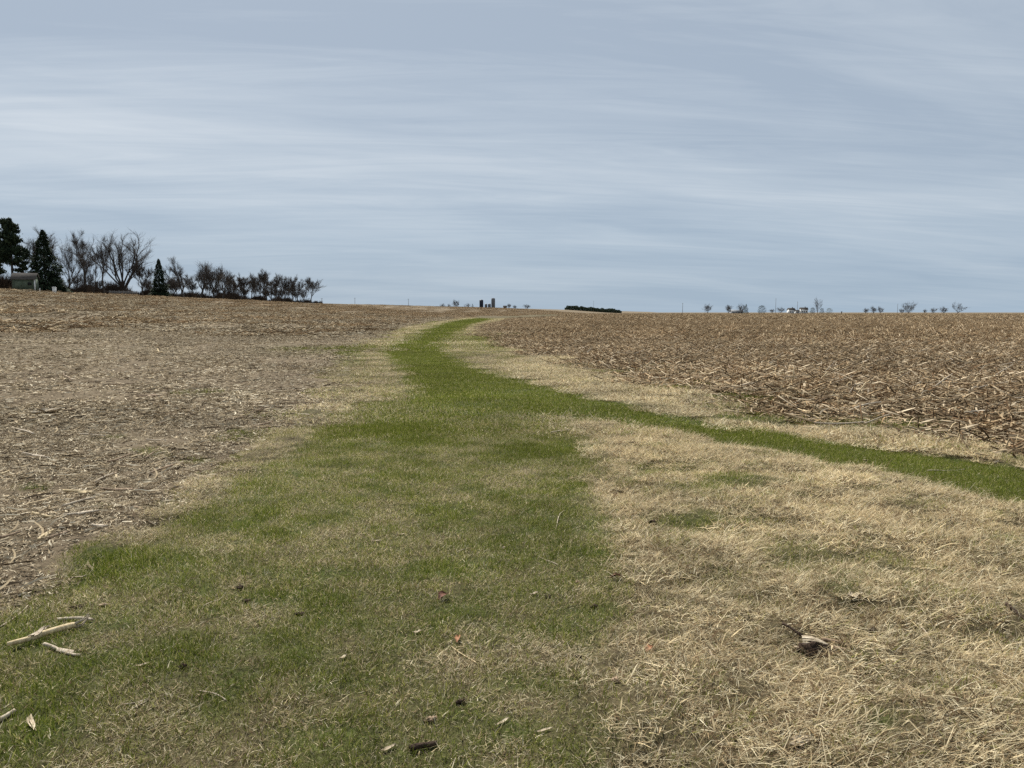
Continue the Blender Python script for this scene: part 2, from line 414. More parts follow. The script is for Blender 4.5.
def sticks(mb, n, rad, llo, lhi, rlo, rhi, pal, tilt=.08, zhi=.02, sides=5):
    for k in range(n):
        c = rng.uniform(-rad, rad, 2); L = rng.uniform(llo, lhi); r = rng.uniform(rlo, rhi); d = rng.uniform(0, 2 * math.pi); e = abs(rng.normal(0, tilt))
        m = np.array([math.cos(d) * math.cos(e), math.sin(d) * math.cos(e), math.sin(e)])
        p0 = np.array([c[0], c[1], r * .6 + rng.uniform(0, zhi)])
        mb.tube([p0, p0 + m * L * .5 + rng.normal(0, L * .02, 3) * (1, 1, .3), p0 + m * L], [r, r * .92, r * .8], sides, col=pick(pal, 1)[0])
def stubs(mb, pts, hlo, hhi, r, pal, sides=5, leaf=True, lean=.22):
    for (x, y) in pts:
        h = rng.uniform(hlo, hhi); lx, ly = rng.normal(0, lean, 2) * h
        c = pick(pal, 1)[0]
        mb.tube([(x, y, -.03), (x + lx * .4, y + ly * .4, h * .5), (x + lx, y + ly, h)], [r, r * .9, r * .75], sides, col=c)
        if leaf and rng.random() < .8:
            for q in range(rng.integers(1, 3)):
                d = rng.uniform(0, 6.28); L = rng.uniform(.12, .3); z0 = h * rng.uniform(.3, .95); w = rng.uniform(.012, .03)
                cx = x + lx * z0 / h; cy = y + ly * z0 / h
                V = []
                for s in (0, .33, .66, 1):
                    px = cx + math.cos(d) * L * s * .7; py = cy + math.sin(d) * L * s * .7; pz = max(.01, z0 + L * .35 * math.sin(s * 2.2) - L * s * s * .8)
                    V += [(px - math.sin(d) * w * .5, py + math.cos(d) * w * .5, pz), (px + math.sin(d) * w * .5, py - math.cos(d) * w * .5, pz)]
                mb.add(V, [(0, 1, 3, 2), (2, 3, 5, 4), (4, 5, 7, 6)], None, pick(pal, 1)[0])

# ------------------------------------------------------------------ scattering (stuff)
def proto_set(name, makers, mat):
    c = bpy.data.collections.new(name)
    for k, mk in enumerate(makers):
        mb = MB(); mk(mb)
        o = bpy.data.objects.new(f'{name}_{k:02d}', mb.mesh(name, mat, col=True)); c.objects.link(o)
    return c
def scatter(name, protos, x, y, idx, scl, label=None, cat=None, rot=None, tiltamt=.0, z=None):
    n = len(x)
    if n == 0: return None
    z = ground_z(x, y) if z is None else z
    me = bpy.data.meshes.new(name); me.vertices.add(n)
    me.vertices.foreach_set('co', np.stack([x, y, z], 1).astype(np.float32).ravel())
    rz = rng.uniform(0, 2 * math.pi, n) if rot is None else rot
    rv = np.stack([rng.normal(0, tiltamt, n), rng.normal(0, tiltamt, n), rz], 1).astype(np.float32)
    a = me.attributes.new('rot', 'FLOAT_VECTOR', 'POINT'); a.data.foreach_set('vector', rv.ravel())
    a = me.attributes.new('scl', 'FLOAT', 'POINT'); a.data.foreach_set('value', np.broadcast_to(scl, n).astype(np.float32))
    a = me.attributes.new('idx', 'INT', 'POINT'); a.data.foreach_set('value', np.asarray(idx, np.int32))
    a = me.attributes.new('tint', 'FLOAT', 'POINT'); a.data.foreach_set('value', np.clip(.4 * rng.uniform(0, 1, n) + .3 * fbm(x / .8, y / .8, 55, 2) + .3 * fbm(x / 5, y / 3.5, 56, 3) * 1.6 - .07, 0, 1).astype(np.float32))
    o = link(name, me)
    g = bpy.data.node_groups.new(name, 'GeometryNodeTree')
    g.interface.new_socket('Geometry', in_out='INPUT', socket_type='NodeSocketGeometry'); g.interface.new_socket('Geometry', in_out='OUTPUT', socket_type='NodeSocketGeometry')
    gi = g.nodes.new('NodeGroupInput'); go = g.nodes.new('NodeGroupOutput')
    ci = g.nodes.new('GeometryNodeCollectionInfo'); ci.inputs['Collection'].default_value = protos; ci.inputs['Separate Children'].default_value = True; ci.inputs['Reset Children'].default_value = True
    ip = g.nodes.new('GeometryNodeInstanceOnPoints'); ip.inputs['Pick Instance'].default_value = True
    def na(nm, dt):
        q = g.nodes.new('GeometryNodeInputNamedAttribute'); q.data_type = dt; q.inputs['Name'].default_value = nm; return q.outputs['Attribute']
    lk = g.links.new
    e2r = g.nodes.new('FunctionNodeEulerToRotation')
    lk(gi.outputs[0], ip.inputs['Points']); lk(ci.outputs[0], ip.inputs['Instance']); lk(na('idx', 'INT'), ip.inputs['Instance Index'])
    lk(na('rot', 'FLOAT_VECTOR'), e2r.inputs[0]); lk(e2r.outputs[0], ip.inputs['Rotation']); lk(na('scl', 'FLOAT'), ip.inputs['Scale'])
    lk(ip.outputs[0], go.inputs[0])
    md = o.modifiers.new('scatter', 'NODES'); md.node_group = g
    tag(o, label, cat, kind='stuff')
    return o
def sector(r0, r1, dens, ang=42):
    """jittered grid clipped to a ring sector ahead"""
    A = R(ang); c = 1 / math.sqrt(dens)
    gx, gy = np.meshgrid(np.arange(-r1, r1, c), np.arange(-1, r1, c)); x = gx.ravel(); y = gy.ravel()
    x = x + rng.uniform(0, c, len(x)) * 1.1; y = y + rng.uniform(0, c, len(y)) * 1.1
    r = np.hypot(x, y); k = (r > r0) & (r < r1) & (np.abs(np.arctan2(x, y)) < A)
    x, y = x[k], y[k]; p = rng.permutation(len(x))
    return x[p], y[p]

def lush(n, rad, h, w): return lambda mb: (blades(mb, n, rad, h * .5, h * 1.2, w, .35, pick(PAL_LUSH, n)), blades(mb, n // 5, rad, h * .4, h * .9, w, .6, pick(PAL_DRY, n // 5)))
def mixed(n, rad, h, w): return lambda mb: (blades(mb, n // 2, rad, h * .5, h, w, .4, pick(PAL_LUSH + PAL_OLIVE, n // 2)), blades(mb, n * 3 // 5, rad, h * .4, h, w, .66, pick(PAL_DRY, n * 3 // 5)))
def dryc(n, rad, h, w): return lambda mb: (blades(mb, n, rad, h * .5, h * 1.2, w, .74, pick(PAL_DRY, n), segs=3), blades(mb, n // 12, rad, h * .4, h * .7, w, .35, pick(PAL_OLIVE, n // 12)))
def matt(n, rad, h, w):
    def f(mb):
        blades(mb, n, rad, h * .25, h * 1.3, w * .9, .76, pick(PAL_DRY, n), segs=4, curl=.9, dirs=1.15)
        blades(mb, n // 3, rad, h * .3, h * .8, w * 2.1, .85, pick(PAL_DRY, n // 3), segs=3, curl=.6)
        blades(mb, n // 2, rad, h * .15, h * .5, w, .6, pick(PAL_DRY + PAL_OLIVE[:2], n // 2), segs=2, curl=.5)
    return f
V3 = range(3)
def family(name, n, rad, h, w, long=True):
    mk = [lush(n, rad, h, w) for _ in V3] + [mixed(n, rad, h, w) for _ in V3] + [dryc(n, rad, h * 1.15, w) for _ in V3] + [matt(int(n * .7), rad, h * (2.7 if long else 1.5), w * 1.15) for _ in V3]
    return proto_set(name, mk, M_BLADE)
fam_near = family('turf_near', 200, .14, .042, .0028)
fam_mid = family('turf_mid', 430, .42, .05, .0068)
fam_far = family('turf_far', 620, 1.3, .065, .022, False)

def turf(fam, r0, r1, dens, ang):
    x, y = sector(r0, r1, dens, ang)
    Z = zones(x, y); keep = Z[0] > rng.uniform(.05, .6, len(x))
    sparse = (~keep) & (Z[3] > .25) & (rng.random(len(x)) < Z[3] * 1.1)      # weeds sprouting in the stubble
    keep = keep | sparse
    x = x[keep]; y = y[keep]; Z = tuple(a[keep] for a in Z)
    g = greenness(x, y, Z); W, S, L, G, left = Z
    u = rng.random(len(x)) * .44 - .22
    k = np.where(g + u > .68, 0, np.where(g + u > .2, 1, 2))
    matp = (1 - S) * (1 - L) * (1 - np.clip(G * 1.3, 0, 1)) * sstep(-.5, 1.2, x) * .8
    k = np.where((rng.random(len(x)) < matp) & (g < .5), 3, k)
    k = np.where((k == 3) & (rng.random(len(x)) < .10), 1, k)
    k = np.where(W < .4, 0, k)
    # short grass on the mown parts, thin over bare spots
    r = np.hypot(x, y)
    s = np.where(k == 3, rng.uniform(.6, 1.4, len(x)), rng.uniform(.75, 1.25, len(x))) * np.where(k == 0, 1 + .25 * G, 1.0)
    rz = np.where(k == 3, fbm(x / .8, y / .8, 61, 2) * 14 + rng.normal(0, .25, len(x)), rng.uniform(0, 6.28, len(x)))
    s = np.where((k == 2) & (r > 10), s * 1.13, s)
    return x, y, k * 3 + rng.integers(0, 3, len(x)), s, rz
# grass in three rings, finer the nearer
for nm, fam, r0, r1, dens, ang in (('near_grass', fam_near, 1.2, 11, 66, 48), ('middle_grass', fam_mid, 10, 34, 9, 42), ('far_grass', fam_far, 32, 210, 1.5, 40)):
    x, y, i, s, rz = turf(fam, r0, r1, dens, ang)
    lab = {'near_grass': 'short green and straw coloured grass blades covering the near lawn', 'middle_grass': 'mown green and dry grass further down the waterway', 'far_grass': 'grass of the far bend of the green path'}[nm]
    scatter('grass', fam, x, y, i, s, lab, 'grass', rot=rz)

# crop residue
def resL(n, rad, k, fine):
    def f(mb):
        shreds(mb, n, rad, .02, .11, .003, .011, .02, PAL_RES, .12)
        shreds(mb, n // 14, rad, .08, .26, .008, .022, .03, PAL_RES, .15, 4)
        sticks(mb, k, rad, .04, .2, .002, .006, PAL_RES, .1)
        if fine: shreds(mb, n * 3, rad, .008, .05, .002, .006, .018, PAL_RES, .35, 1)
    return f
PAL_R = [(.46, .36, .235), (.36, .275, .175), (.28, .205, .125), (.19, .135, .08), (.56, .46, .32), (.10, .07, .043), (.13, .095, .06)]
def resM(n, rad, k, m, PAL_RES=PAL_RES):   # coarser, seen from further away
    def f(mb):
        shreds(mb, n, rad, .10 * m, .38 * m, .012 * m, .035 * m, .05, PAL_RES, .12)
        sticks(mb, k, rad, .12 * m, .45 * m, .007 * m, .012 * m, PAL_RES, .12, sides=4)
    return f
ROW = R(38)
def rows(rad, along, sp=.76, jit=.05):
    pts = []; L = rad
    for u in np.arange(-L + sp / 2, L, sp):
        v = -L
        while v < L:
            pts.append((u + rng.normal(0, jit), v + rng.normal(0, jit))); v += along * rng.uniform(.7, 1.5)
    return pts
def stubR(rad, along, n, k, m=1.0, leaf=True):
    def f(mb):
        stubs(mb, rows(rad, along), .05, .21, .0105 * m, PAL_STUB, 5 if m < 1.5 else 4, leaf)
        shreds(mb, n, rad, .08 * m, .36 * m, .010 * m, .034 * m, .07, PAL_R + PAL_STUB, .22)
        sticks(mb, k, rad, .14 * m, .6 * m, .007 * m, .012 * m, PAL_STUB + PAL_R, .2, zhi=.05, sides=5 if m < 1.5 else 4)
    return f
pL1 = proto_set('residue_fine', [resL(100, .30, 2, True) for _ in range(5)], M_RES)
pL2 = proto_set('residue_middle', [resM(240, .8, 12, .55) for _ in range(4)], M_RES)
pRR = proto_set('residue_brown', [resM(240, .8, 16, .8, PAL_R) for _ in range(4)], M_RES)
pL3 = proto_set('residue_far', [resM(650, 2.2, 50, 1.3) for _ in range(3)], M_RES)
pR1 = proto_set('stubble_near', [stubR(.76, .36, 330, 40) for _ in range(5)], M_RES)
pR2 = proto_set('stubble_far', [stubR(2.28, .3, 420, 60, 1.6) for _ in range(3)], M_RES)
pF = proto_set('stubble_horizon', [stubR(5.32, 1.0, 500, 110, 3.2, False) for _ in range(3)], M_RES)

def field_pts(r0, r1, dens, ang, side, pr=0, band=None):
    x, y = sector(r0, r1, dens, ang)
    dw = sdist(W_POLY, x, y)
    if band: b = (dw > -band) & (dw < .6); x = x[b]; y = y[b]; dw = dw[b]
    elif pr: b = (dw < -pr) | (np.hypot(x, y) > 300); x = x[b]; y = y[b]; dw = dw[b]
    Z = zones(x, y); keep = (Z[0] < rng.uniform(.35, .95, len(x)))
    L = x < -.08 * y
    keep &= L if side < 0 else ~L
    keep &= ~((x < -96) & (y < 520))
    if side < 0 and r1 < 60: keep &= ~((fbm(x / 1.5, y / 1.0, 81, 3) < .47) & (rng.random(len(x)) < .5))
    return x[keep], y[keep]
def flat_rot(n): return ROW + math.pi * rng.integers(0, 2, n)
for proto, r0, r1, dens in ((pL1, 2.5, 15, 15), (pL2, 12, 48, 1.4), (pL3, 44, 170, .13)):
    x, y = field_pts(r0, r1, dens, 46, -1, 1.9 if proto is pL3 else 0)
    scatter('crop_residue', proto, x, y, rng.integers(0, 3, len(x)), rng.uniform(.8, 1.2, len(x)), 'chopped pale corn leaves and husks strewn over the left field', 'crop residue', tiltamt=.02)
x, y = field_pts(40, 330, .022, 42, -1, 3.2); x2, y2 = field_pts(320, 800, .008, 30, -1); x = np.append(x, x2); y = np.append(y, y2)
scatter('stubble', pF, x, y, rng.integers(0, 3, len(x)), .62, 'low corn stubble on the far rise of the left field', 'stubble', rot=flat_rot(len(x)))
for proto, r0, r1, dens, sc in ((pR1, 9, 46, .75, 1), (pR2, 42, 170, .075, 1), (pF, 150, 1000, .010, .9)):
    x, y = field_pts(r0, r1, dens, 42, 1, {pR1: 0, pR2: 1.9, pF: 4.4}[proto])
    scatter('stubble', proto, x, y, rng.integers(0, 3, len(x)), sc, 'broken standing corn stubble of the right field', 'stubble', rot=flat_rot(len(x)))
x, y = field_pts(9, 46, 1.3, 42, 1)
scatter('crop_residue', pRR, x, y, rng.integers(0, 3, len(x)), 1.0, 'flattened corn leaves between the stubble of the right field', 'crop residue')

x, y = field_pts(44, 170, 1.0, 40, -1, band=4.5)
scatter('crop_residue', pL2, x, y, rng.integers(0, 3, len(x)), 1.1, 'corn residue along the far grass edge of the left field', 'crop residue')
x, y = field_pts(42, 250, .9, 40, 1, band=5.5)
scatter('crop_residue', pRR, x, y, rng.integers(0, 3, len(x)), 1.1, 'corn residue along the far grass edge of the right field', 'crop residue')
# ------------------------------------------------------------------ single stalks, husks, leaves and clods
M_ST = noise_col_mat('corn stalk', [(.36, .27, .15), (.52, .41, .24), (.64, .53, .34)], 18, .75, .3, stretch=(6, 6, 1))
M_ST2 = noise_col_mat('weathered corn stalk', [(.26, .20, .14), (.42, .35, .26), (.56, .49, .38)], 18, .8, .3, stretch=(6, 6, 1))
M_ST3 = noise_col_mat('brown corn stalk', [(.12, .08, .05), (.24, .17, .11), (.36, .27, .18)], 18, .8, .3, stretch=(6, 6, 1))
M_HUSK = noise_col_mat('husk', [(.26, .2, .13), (.46, .38, .27), (.62, .54, .4)], 30, .8, .2)
M_RUST = noise_col_mat('rusty leaf', [(.05, .022, .014), (.13, .05, .028), (.22, .10, .05)], 40, .7, .3)
M_ORANGE = noise_col_mat('orange leaf', [(.20, .09, .045), (.40, .20, .10)], 40, .7, .3)

def stalk_mesh(name, L, r, mat, bend=.05, nodes=True, taper=.75, sheath=False):
    """a corn stalk along +X with swollen nodes and split ends"""
    mb = MB(); k = 14; t = np.linspace(0, 1, k)
    ph = rng.uniform(0, 6); pts = np.stack([L * (t - .5), bend * L * np.sin(t * 3 + ph) * .5, bend * L * .25 * np.sin(t * 4 + ph) + r], 1)
    pts[:, 1] -= pts[:, 1].mean()
    rad = r * (1 - (1 - taper) * t)
    if nodes:
        for nd in np.arange(rng.uniform(.1, .3), 1, .16 / max(L, .17)):
            rad = rad * (1 + .22 * np.exp(-((t - nd) / .035) ** 2))
    mb.tube(pts, rad, 8, col=None, jit=r * .05)
    for e, sg in ((0, -1), (k - 1, 1)):                     # frayed ends
        for q in range(3):
            a = rng.uniform(0, 6.28); off = np.array([0, math.cos(a), math.sin(a)]) * rad[e] * .6
            mb.tube([pts[e] + off, pts[e] + off * 1.5 + (sg * L * .04, 0, 0)], [rad[e] * .35, rad[e] * .08], 4)
    if sheath:
        w = r * 2.4; s0, s1 = -.1, .32
        V = []
        for q in range(6):
            s = s0 + (s1 - s0) * q / 5
            V += [(L * s, w * .55, r * (.5 + .5 * (q % 2))), (L * s, 0, r * 2.15), (L * s, -w * .55, r * .5)]
        Q = []
        for q in range(5): Q += [(3 * q, 3 * q + 1, 3 * q + 4, 3 * q + 3), (3 * q + 1, 3 * q + 2, 3 * q + 5, 3 * q + 4)]
        mb.add(V, Q)
    return mb.mesh(name, mat, smooth=True)
def husk_mesh(name, L, w, mat, n=1):
    mb = MB()
    for k in range(n):
        d = rng.normal(0, .45); c = rng.normal(0, w * .3, 2); s_ = 7; V = []
        lk_ = L * rng.uniform(.6, 1); lift = rng.uniform(.0, .12) * w; w = w * .8
        for q in range(s_):
            s = q / (s_ - 1) - .5; ww = w * .5 * (math.cos(s * 2.9) ** .5 if abs(s) < .5 else .2) * rng.uniform(.8, 1.1); ww = max(ww, w * .05)
            x = math.cos(d) * lk_ * s + c[0]; y = math.sin(d) * lk_ * s + c[1] + .25 * w * math.sin(5 * s); z = .006 + lift + w * .5 * (s * 1.2) ** 2 + .004 * k
            for f, dz in ((-1, .3 * w), (0, 0), (1, .35 * w)):
                V.append((x - math.sin(d) * ww * f, y + math.cos(d) * ww * f, z + dz * rng.uniform(.6, 1.2)))
        Q = []
        for q in range(s_ - 1): Q += [(3 * q, 3 * q + 1, 3 * q + 4, 3 * q + 3), (3 * q + 1, 3 * q + 2, 3 * q + 5, 3 * q + 4)]
        mb.add(V, Q)
    return mb.mesh(name, mat, smooth=True)
def clod_mesh(name, L, w, h, mat):
    """rough crumbled lump with ragged outline"""
    mb = MB(); nu, nv = 14, 8; V = []
    s0 = int(rng.integers(0, 999))
    L *= .62; w *= .62; h *= .62
    for i in range(nv + 1):
        ph = math.pi * i / nv
        for j in range(nu):
            th = 2 * math.pi * j / nu
            q = .35 + 1.15 * _hash(np.array(i), np.array(j if 0 < i < nv else 0), s0)
            V.append((L / 2 * math.sin(ph) * math.cos(th) * q, w / 2 * math.sin(ph) * math.sin(th) * q, h * .5 * math.cos(ph) * q + h * .25))
    Q = [(i * nu + j, (i + 1) * nu + j, (i + 1) * nu + (j + 1) % nu, i * nu + (j + 1) % nu) for i in range(nv) for j in range(nu)]
    mb.add(V, Q)
    for k in range(5):
        c = rng.normal(0, .35, 2) * (L, w)
        r = h * rng.uniform(.15, .3)
        mb.tube([(c[0], c[1], 0), (c[0] + r, c[1], r), (c[0] + r * 1.5, c[1] + r, r * 1.6)], [r, r * .9, r * .2], 5, jit=r * .15)
    return mb.mesh(name, mat)
def leaf_mesh(name, L, w, mat):
    mb = MB(); n = 7; V = []; 
    for q in range(n):
        s = q / (n - 1); ww = w * .5 * (math.sin(math.pi * (.08 + .9 * s)) ** .7) * rng.uniform(.75, 1.15)
        for f in (-1, -.45, .45, 1):
            V.append((L * (s - .5) + rng.normal(0, L * .03), f * ww, .008 + w * .35 * abs(f) ** 1.6 * rng.uniform(.6, 1.3) + .3 * w * math.sin(3 * s)))
    Q = [(4 * q + j, 4 * q + j + 1, 4 * q + j + 5, 4 * q + j + 4) for q in range(n - 1) for j in range(3)]
    mb.add(V, Q); mb.tube([(-L * .5, 0, .012), (-L * .62, .004, .012), (-L * .75, 0, .02)], [w * .05, w * .04, w * .03], 4)
    return mb.mesh(name, mat, smooth=True)
LAWN_Z = .003
def put(name, me, px, py, rz, label, cat, group=None, lift=LAWN_Z, tilt=0.0):
    x, y = P(px, py); o = link(name, me, None, (x, y, gz(x, y) + lift)); o.rotation_euler = (rng.normal(0, .04), tilt, rz)
    return tag(o, label, cat, group)
def put2(name, mk, a, b, label, cat, group=None, lift=LAWN_Z, tilt=0.0):
    """a long piece lying from one place to another"""
    p = np.array(P(*a)); q = np.array(P(*b)); d = q - p; L = float(np.linalg.norm(d)); c = (p + q) / 2
    za = gz(*p); zb = gz(*q)
    o = link(name, mk(L), None, (c[0], c[1], (za + zb) / 2 + lift)); o.rotation_euler = (0, -math.atan2(zb - za, L) + tilt, math.atan2(d[1], d[0]))
    return tag(o, label, cat, group)

# the long stalk at the lower left: a thick piece, a thin piece with its sheath, frayed tip
pa = np.array(P(8, 652)); pb = np.array(P(88, 629)); dd = pb - pa; LL = float(np.linalg.norm(dd)); cc = (pa + pb) / 2
root = empty('corn_stalk', (cc[0], cc[1], gz(*cc) + .012), math.atan2(dd[1], dd[0]))
tag(root, 'long thick straw-yellow corn stalk lying in the green grass at lower left, its tip frayed', 'corn stalk')
mb = MB(); t = np.linspace(-.5, -.1, 7); mb.tube(np.stack([t * LL, .004 * np.sin(t * 9), .012 + 0 * t], 1), [.0105, .0115, .012, .012, .0125, .013, .0125], 9); o = link('thin_end', mb.mesh('thin_end', M_ST, smooth=True), root)
mb = MB(); t = np.linspace(-.13, .34, 10); mb.tube(np.stack([t * LL, .004 * np.sin(t * 7 + 1), .016 + 0 * t], 1), [.012, .014, .014, .0145, .015, .0155, .016, .016, .0155, .013], 10); o = link('stem', mb.mesh('stem', M_ST, smooth=True), root)
mb = MB()
for k in range(6):
    a = rng.normal(0, .006, 2); mb.tube([(.33 * LL, a[0], .014 + a[1]), (.42 * LL, a[0] * 2, .016 + a[1] * 2), (rng.uniform(.48, .56) * LL, a[0] * 4, .022 + abs(a[1]) * 4)], [.007, .004, .0012], 5)
link('frayed_tip', mb.mesh('frayed_tip', M_ST2, smooth=True), root)
link('sheath', husk_mesh('sheath', .13, .03, M_ST2, 2), root, (-.13 * LL, 0, .016))
put2('corn_stalk', lambda L: stalk_mesh('stalk', L, .008, M_ST2, .12, sheath=True), (42, 652), (82, 658), 'shorter torn stalk piece just below the long yellow stalk', 'corn stalk')
put2('corn_stalk', lambda L: stalk_mesh('stalk', L, .009, M_ST2, .1), (60, 622), (92, 625), 'small grey stalk stub just behind the long yellow stalk', 'corn stalk')
put2('corn_stalk', lambda L: stalk_mesh('stalk', L, .004, M_ST2, .06), (0, 628), (28, 607), 'thin dry stem at the left edge above the long yellow stalk', 'corn stalk')
put2('corn_stalk', lambda L: stalk_mesh('stalk', L, .011, M_ST2, .08), (-12, 728), (15, 714), 'grey stalk end poking in at the left edge near the bottom', 'corn stalk')
put2('husk', lambda L: husk_mesh('husk', L * 1.2, .022, M_HUSK, 2), (27, 719), (37, 732), 'narrow white husk sliver at the bottom left of the lawn', 'husk')
# (px, py, rz, kind, label)
HUSKS = [(144, 668, .2, .075, .024, 'small white husk scrap on the lawn below the long yellow stalk'),
         (403, 534, -.5, .10, .034, 'folded grey-white husk on the middle of the lawn'),
         (377, 541, .3, .09, .03, 'loose pale husk scraps left of the folded grey-white husk'),
         (352, 522, .1, .05, .018, 'tiny cream husk flake left of the middle of the lawn'),
         (415, 521, .5, .09, .02, 'thin cream husk strip behind the folded grey-white husk'),
         (412, 500, 1.3, .06, .016, 'upright white leaf chip in the middle of the lawn'),
         (504, 549, .5, .035, .025, 'small round white husk flake right of the forked husk'),
         (535, 596, .8, .09, .03, 'crumpled white husk on the lawn right of the dark red leaf'),
         (418, 633, .4, .06, .035, 'pinkish grey husk flake left of the orange leaf'),
         (502, 728, .25, .11, .02, 'slim curved cream husk at the bottom middle of the lawn'),
         (543, 736, .6, .11, .018, 'curled white husk sliver at the bottom middle, the right one of two'),
         (392, 752, .1, .09, .03, 'straw husk beside a dark stick at the bottom of the lawn'),
         (344, 661, .4, .08, .03, 'pale husk edge in the grass left of the orange leaf'),
         (300, 486, -.6, .06, .014, 'white leaf sliver on the green left half of the lawn'),
         (204, 521, -.9, .08, .014, 'thin white leaf sliver leaning beside the lush patch'),
         (170, 565, -.5, .05, .015, 'white chip in the lush dark green patch at left'),
         (450, 391, .1, .22, .05, 'white husk on the green path where it widens'),
         (474, 365, .0, .28, .06, 'small white husk on the green path near the bend'),
         (864, 460, 1.2, .12, .05, 'pale green-white leaf standing on the right arm of the green path'),
         (850, 606, .2, .13, .06, 'round pale husk clump above the torn dark husk'),
         (714, 656, -.9, .16, .025, 'grey-white curled leaf in the dry grass left of the torn dark husk'),
         (800, 746, .3, .12, .05, 'crossed pale husks in the dry grass at the bottom right'),
         (730, 398, -.1, .42, .10, 'bone-coloured forked husk on the edge between dry grass and the right field'),
         (48, 415, .0, .45, .22, 'whitish crumpled husk heap in the left field'),
         (119, 500, 1.3, .12, .03, 'cream husk standing by the green tuft in the left field'),
         (80, 490, 1.2, .18, .04, 'bright husk standing among the fallen stalks of the left field'),
         (1000, 427, 1.5, .2, .04, 'short pale husk standing at the edge of the right field')]
for px, py, rz, L, w, lab in HUSKS:
    put('husk', husk_mesh('husk', L * .85, w * .8, M_HUSK, 2 if 'crumpled' in lab or 'scraps' in lab or 'crossed' in lab or 'forked' in lab or 'clump' in lab else 1), px, py, rz, lab, 'husk', lift=-.001)
CLODS = [(240, 590, .07, .055, .035, M_CLOD, 'black round clod on the left half of the lawn'),
         (246, 602, .07, .04, .02, M_CLOD, 'flat dark clod just in front of the black round clod'),
         (76, 609, .10, .06, .02, M_CLOD, 'dark lump standing in for a faint dark gap in the grass behind the long yellow stalk'),  # solid stand-in for the darkness of a gap in the grass
         (104, 608, .09, .05, .02, M_ST3, 'brown crumb of soil right of the dark lump behind the long stalk'),
         (300, 615, .08, .05, .02, M_CLOD, 'faint dark crumb of soil beside pale straws on the lawn'),
         (183, 670, .045, .04, .03, M_CLOD, 'small maroon clod below the middle left of the lawn'),
         (578, 583, .05, .035, .025, M_ST3, 'brown crumb left of the rusty leaf at the dry grass edge'),
         (594, 608, .06, .04, .025, M_CLOD, 'small black crumb below the rusty leaf at the dry grass edge'),
         (616, 691, .05, .05, .035, M_ST3, 'dark brown round clod at the edge of the dry grass near the bottom'),
         (577, 655, .06, .04, .02, M_CLOD, 'dull dark crumb on the lawn right of the orange leaf'),
         (460, 705, .05, .04, .03, M_CLOD, 'small black clod on the lawn near the bottom'),
         (430, 724, .08, .04, .03, M_ST3, 'brown crumb above the dark stick at the bottom of the lawn'),
         (652, 522, .10, .07, .045, M_CLOD, 'black clod with a pale corner in the dry grass right of the lawn'),
         (618, 488, .09, .05, .03, M_CLOD, 'dark clod at the edge of the lawn and the upper dry grass'),
         (632, 449, .12, .06, .03, M_CLOD, 'far dark clod in the dry grass below the right arm of the path'),
         (557, 416, .14, .07, .04, M_CLOD, 'tiny dark clod by the pale straw tuft at the path fork'),
         (897, 489, .14, .06, .04, M_CLOD, 'dark clod in the dry grass below the right arm of the path'),
         (889, 527, .09, .06, .03, M_ST3, 'brown clod in the dry grass at right'),
         (874, 633, .08, .07, .05, M_CLOD, 'blackish clod in the dry grass right of the torn dark husk'),
         (492, 350, .3, .2, .05, M_ST2, 'pale crumb beside the green path near the bend'),
         (548, 598, .05, .04, .02, M_CLOD, 'tiny dark crumb on the lawn beside the crumpled white husk')]
for px, py, L, w, h, m, lab in CLODS:
    put('soil_clod', clod_mesh('clod', L, w, h, m), px, py, rng.uniform(0, .6), lab, 'clod', lift=.006)
put('dead_leaf', leaf_mesh('leaf', .075, .05, M_RUST), 443, 598, 1.1, 'dark red curled leaf in the middle of the lawn', 'leaf', lift=.002)
put('dead_leaf', leaf_mesh('leaf', .06, .03, M_ORANGE), 458, 638, 1.5, 'bright orange leaf on the lawn above a thin straw', 'leaf', lift=.002)
put('dead_leaf', leaf_mesh('leaf', .07, .04, M_RUST), 616, 580, .2, 'rusty brown leaf where the lawn meets the dry grass', 'leaf', lift=.002)
put('dead_leaf', leaf_mesh('leaf', .06, .04, M_ORANGE), 650, 650, .8, 'faded orange leaf buried in the dry grass', 'leaf', lift=.002)
put2('straw', lambda L: stalk_mesh('straw', L, .0035, M_ST, .04), (452, 643), (476, 664), 'thin straw leading down from the orange leaf', 'straw')
put2('bark_stick', lambda L: stalk_mesh('stick', L, .012, M_CLOD, .1), (411, 756), (436, 748), 'short black-brown stick at the bottom of the lawn', 'stick')
put2('bark_stick', lambda L: stalk_mesh('stick', L, .010, M_CLOD, .1), (1004, 614), (1030, 626), 'dark twig at the right edge in the dry grass', 'stick')
for a, b, r, lab in [((447, 555), (466, 549), .004, 'white forked stem on the right of the middle of the lawn'), ((552, 528), (566, 511), .004, 'thin grey stem leaning over the grass right of the middle'),
                     ((205, 608), (222, 597), .003, 'thin grey stem below the lush patch on the left'), ((124, 705), (150, 700), .003, 'pale stem lying left of the bottom straws'),
                     ((130, 712), (147, 700), .003, 'dry stem crossing the grass near the bottom left'), ((201, 690), (226, 702), .003, 'pink-grey straw of the loose straws below the maroon clod'),
                     ((930, 473), (962, 470), .007, 'long straw lying on the right arm of the green path'), ((553, 434), (582, 429), .008, 'pale straw tuft at the fork of the path'),
                     ((563, 430), (590, 436), .007, 'second pale straw crossing the tuft at the path fork'), ((915, 625), (942, 655), .004, 'long pale straw slanting through the dry grass at right'),
                     ((985, 660), (1022, 690), .004, 'pinkish straw slanting to the right edge in the dry grass'), ((540, 556), (556, 566), .003, 'short straw on the lawn near the dry grass')]:
    put2('straw', lambda L, r=r: stalk_mesh('straw', L, r, M_ST2, .1, nodes=False), a, b, lab, 'straw')

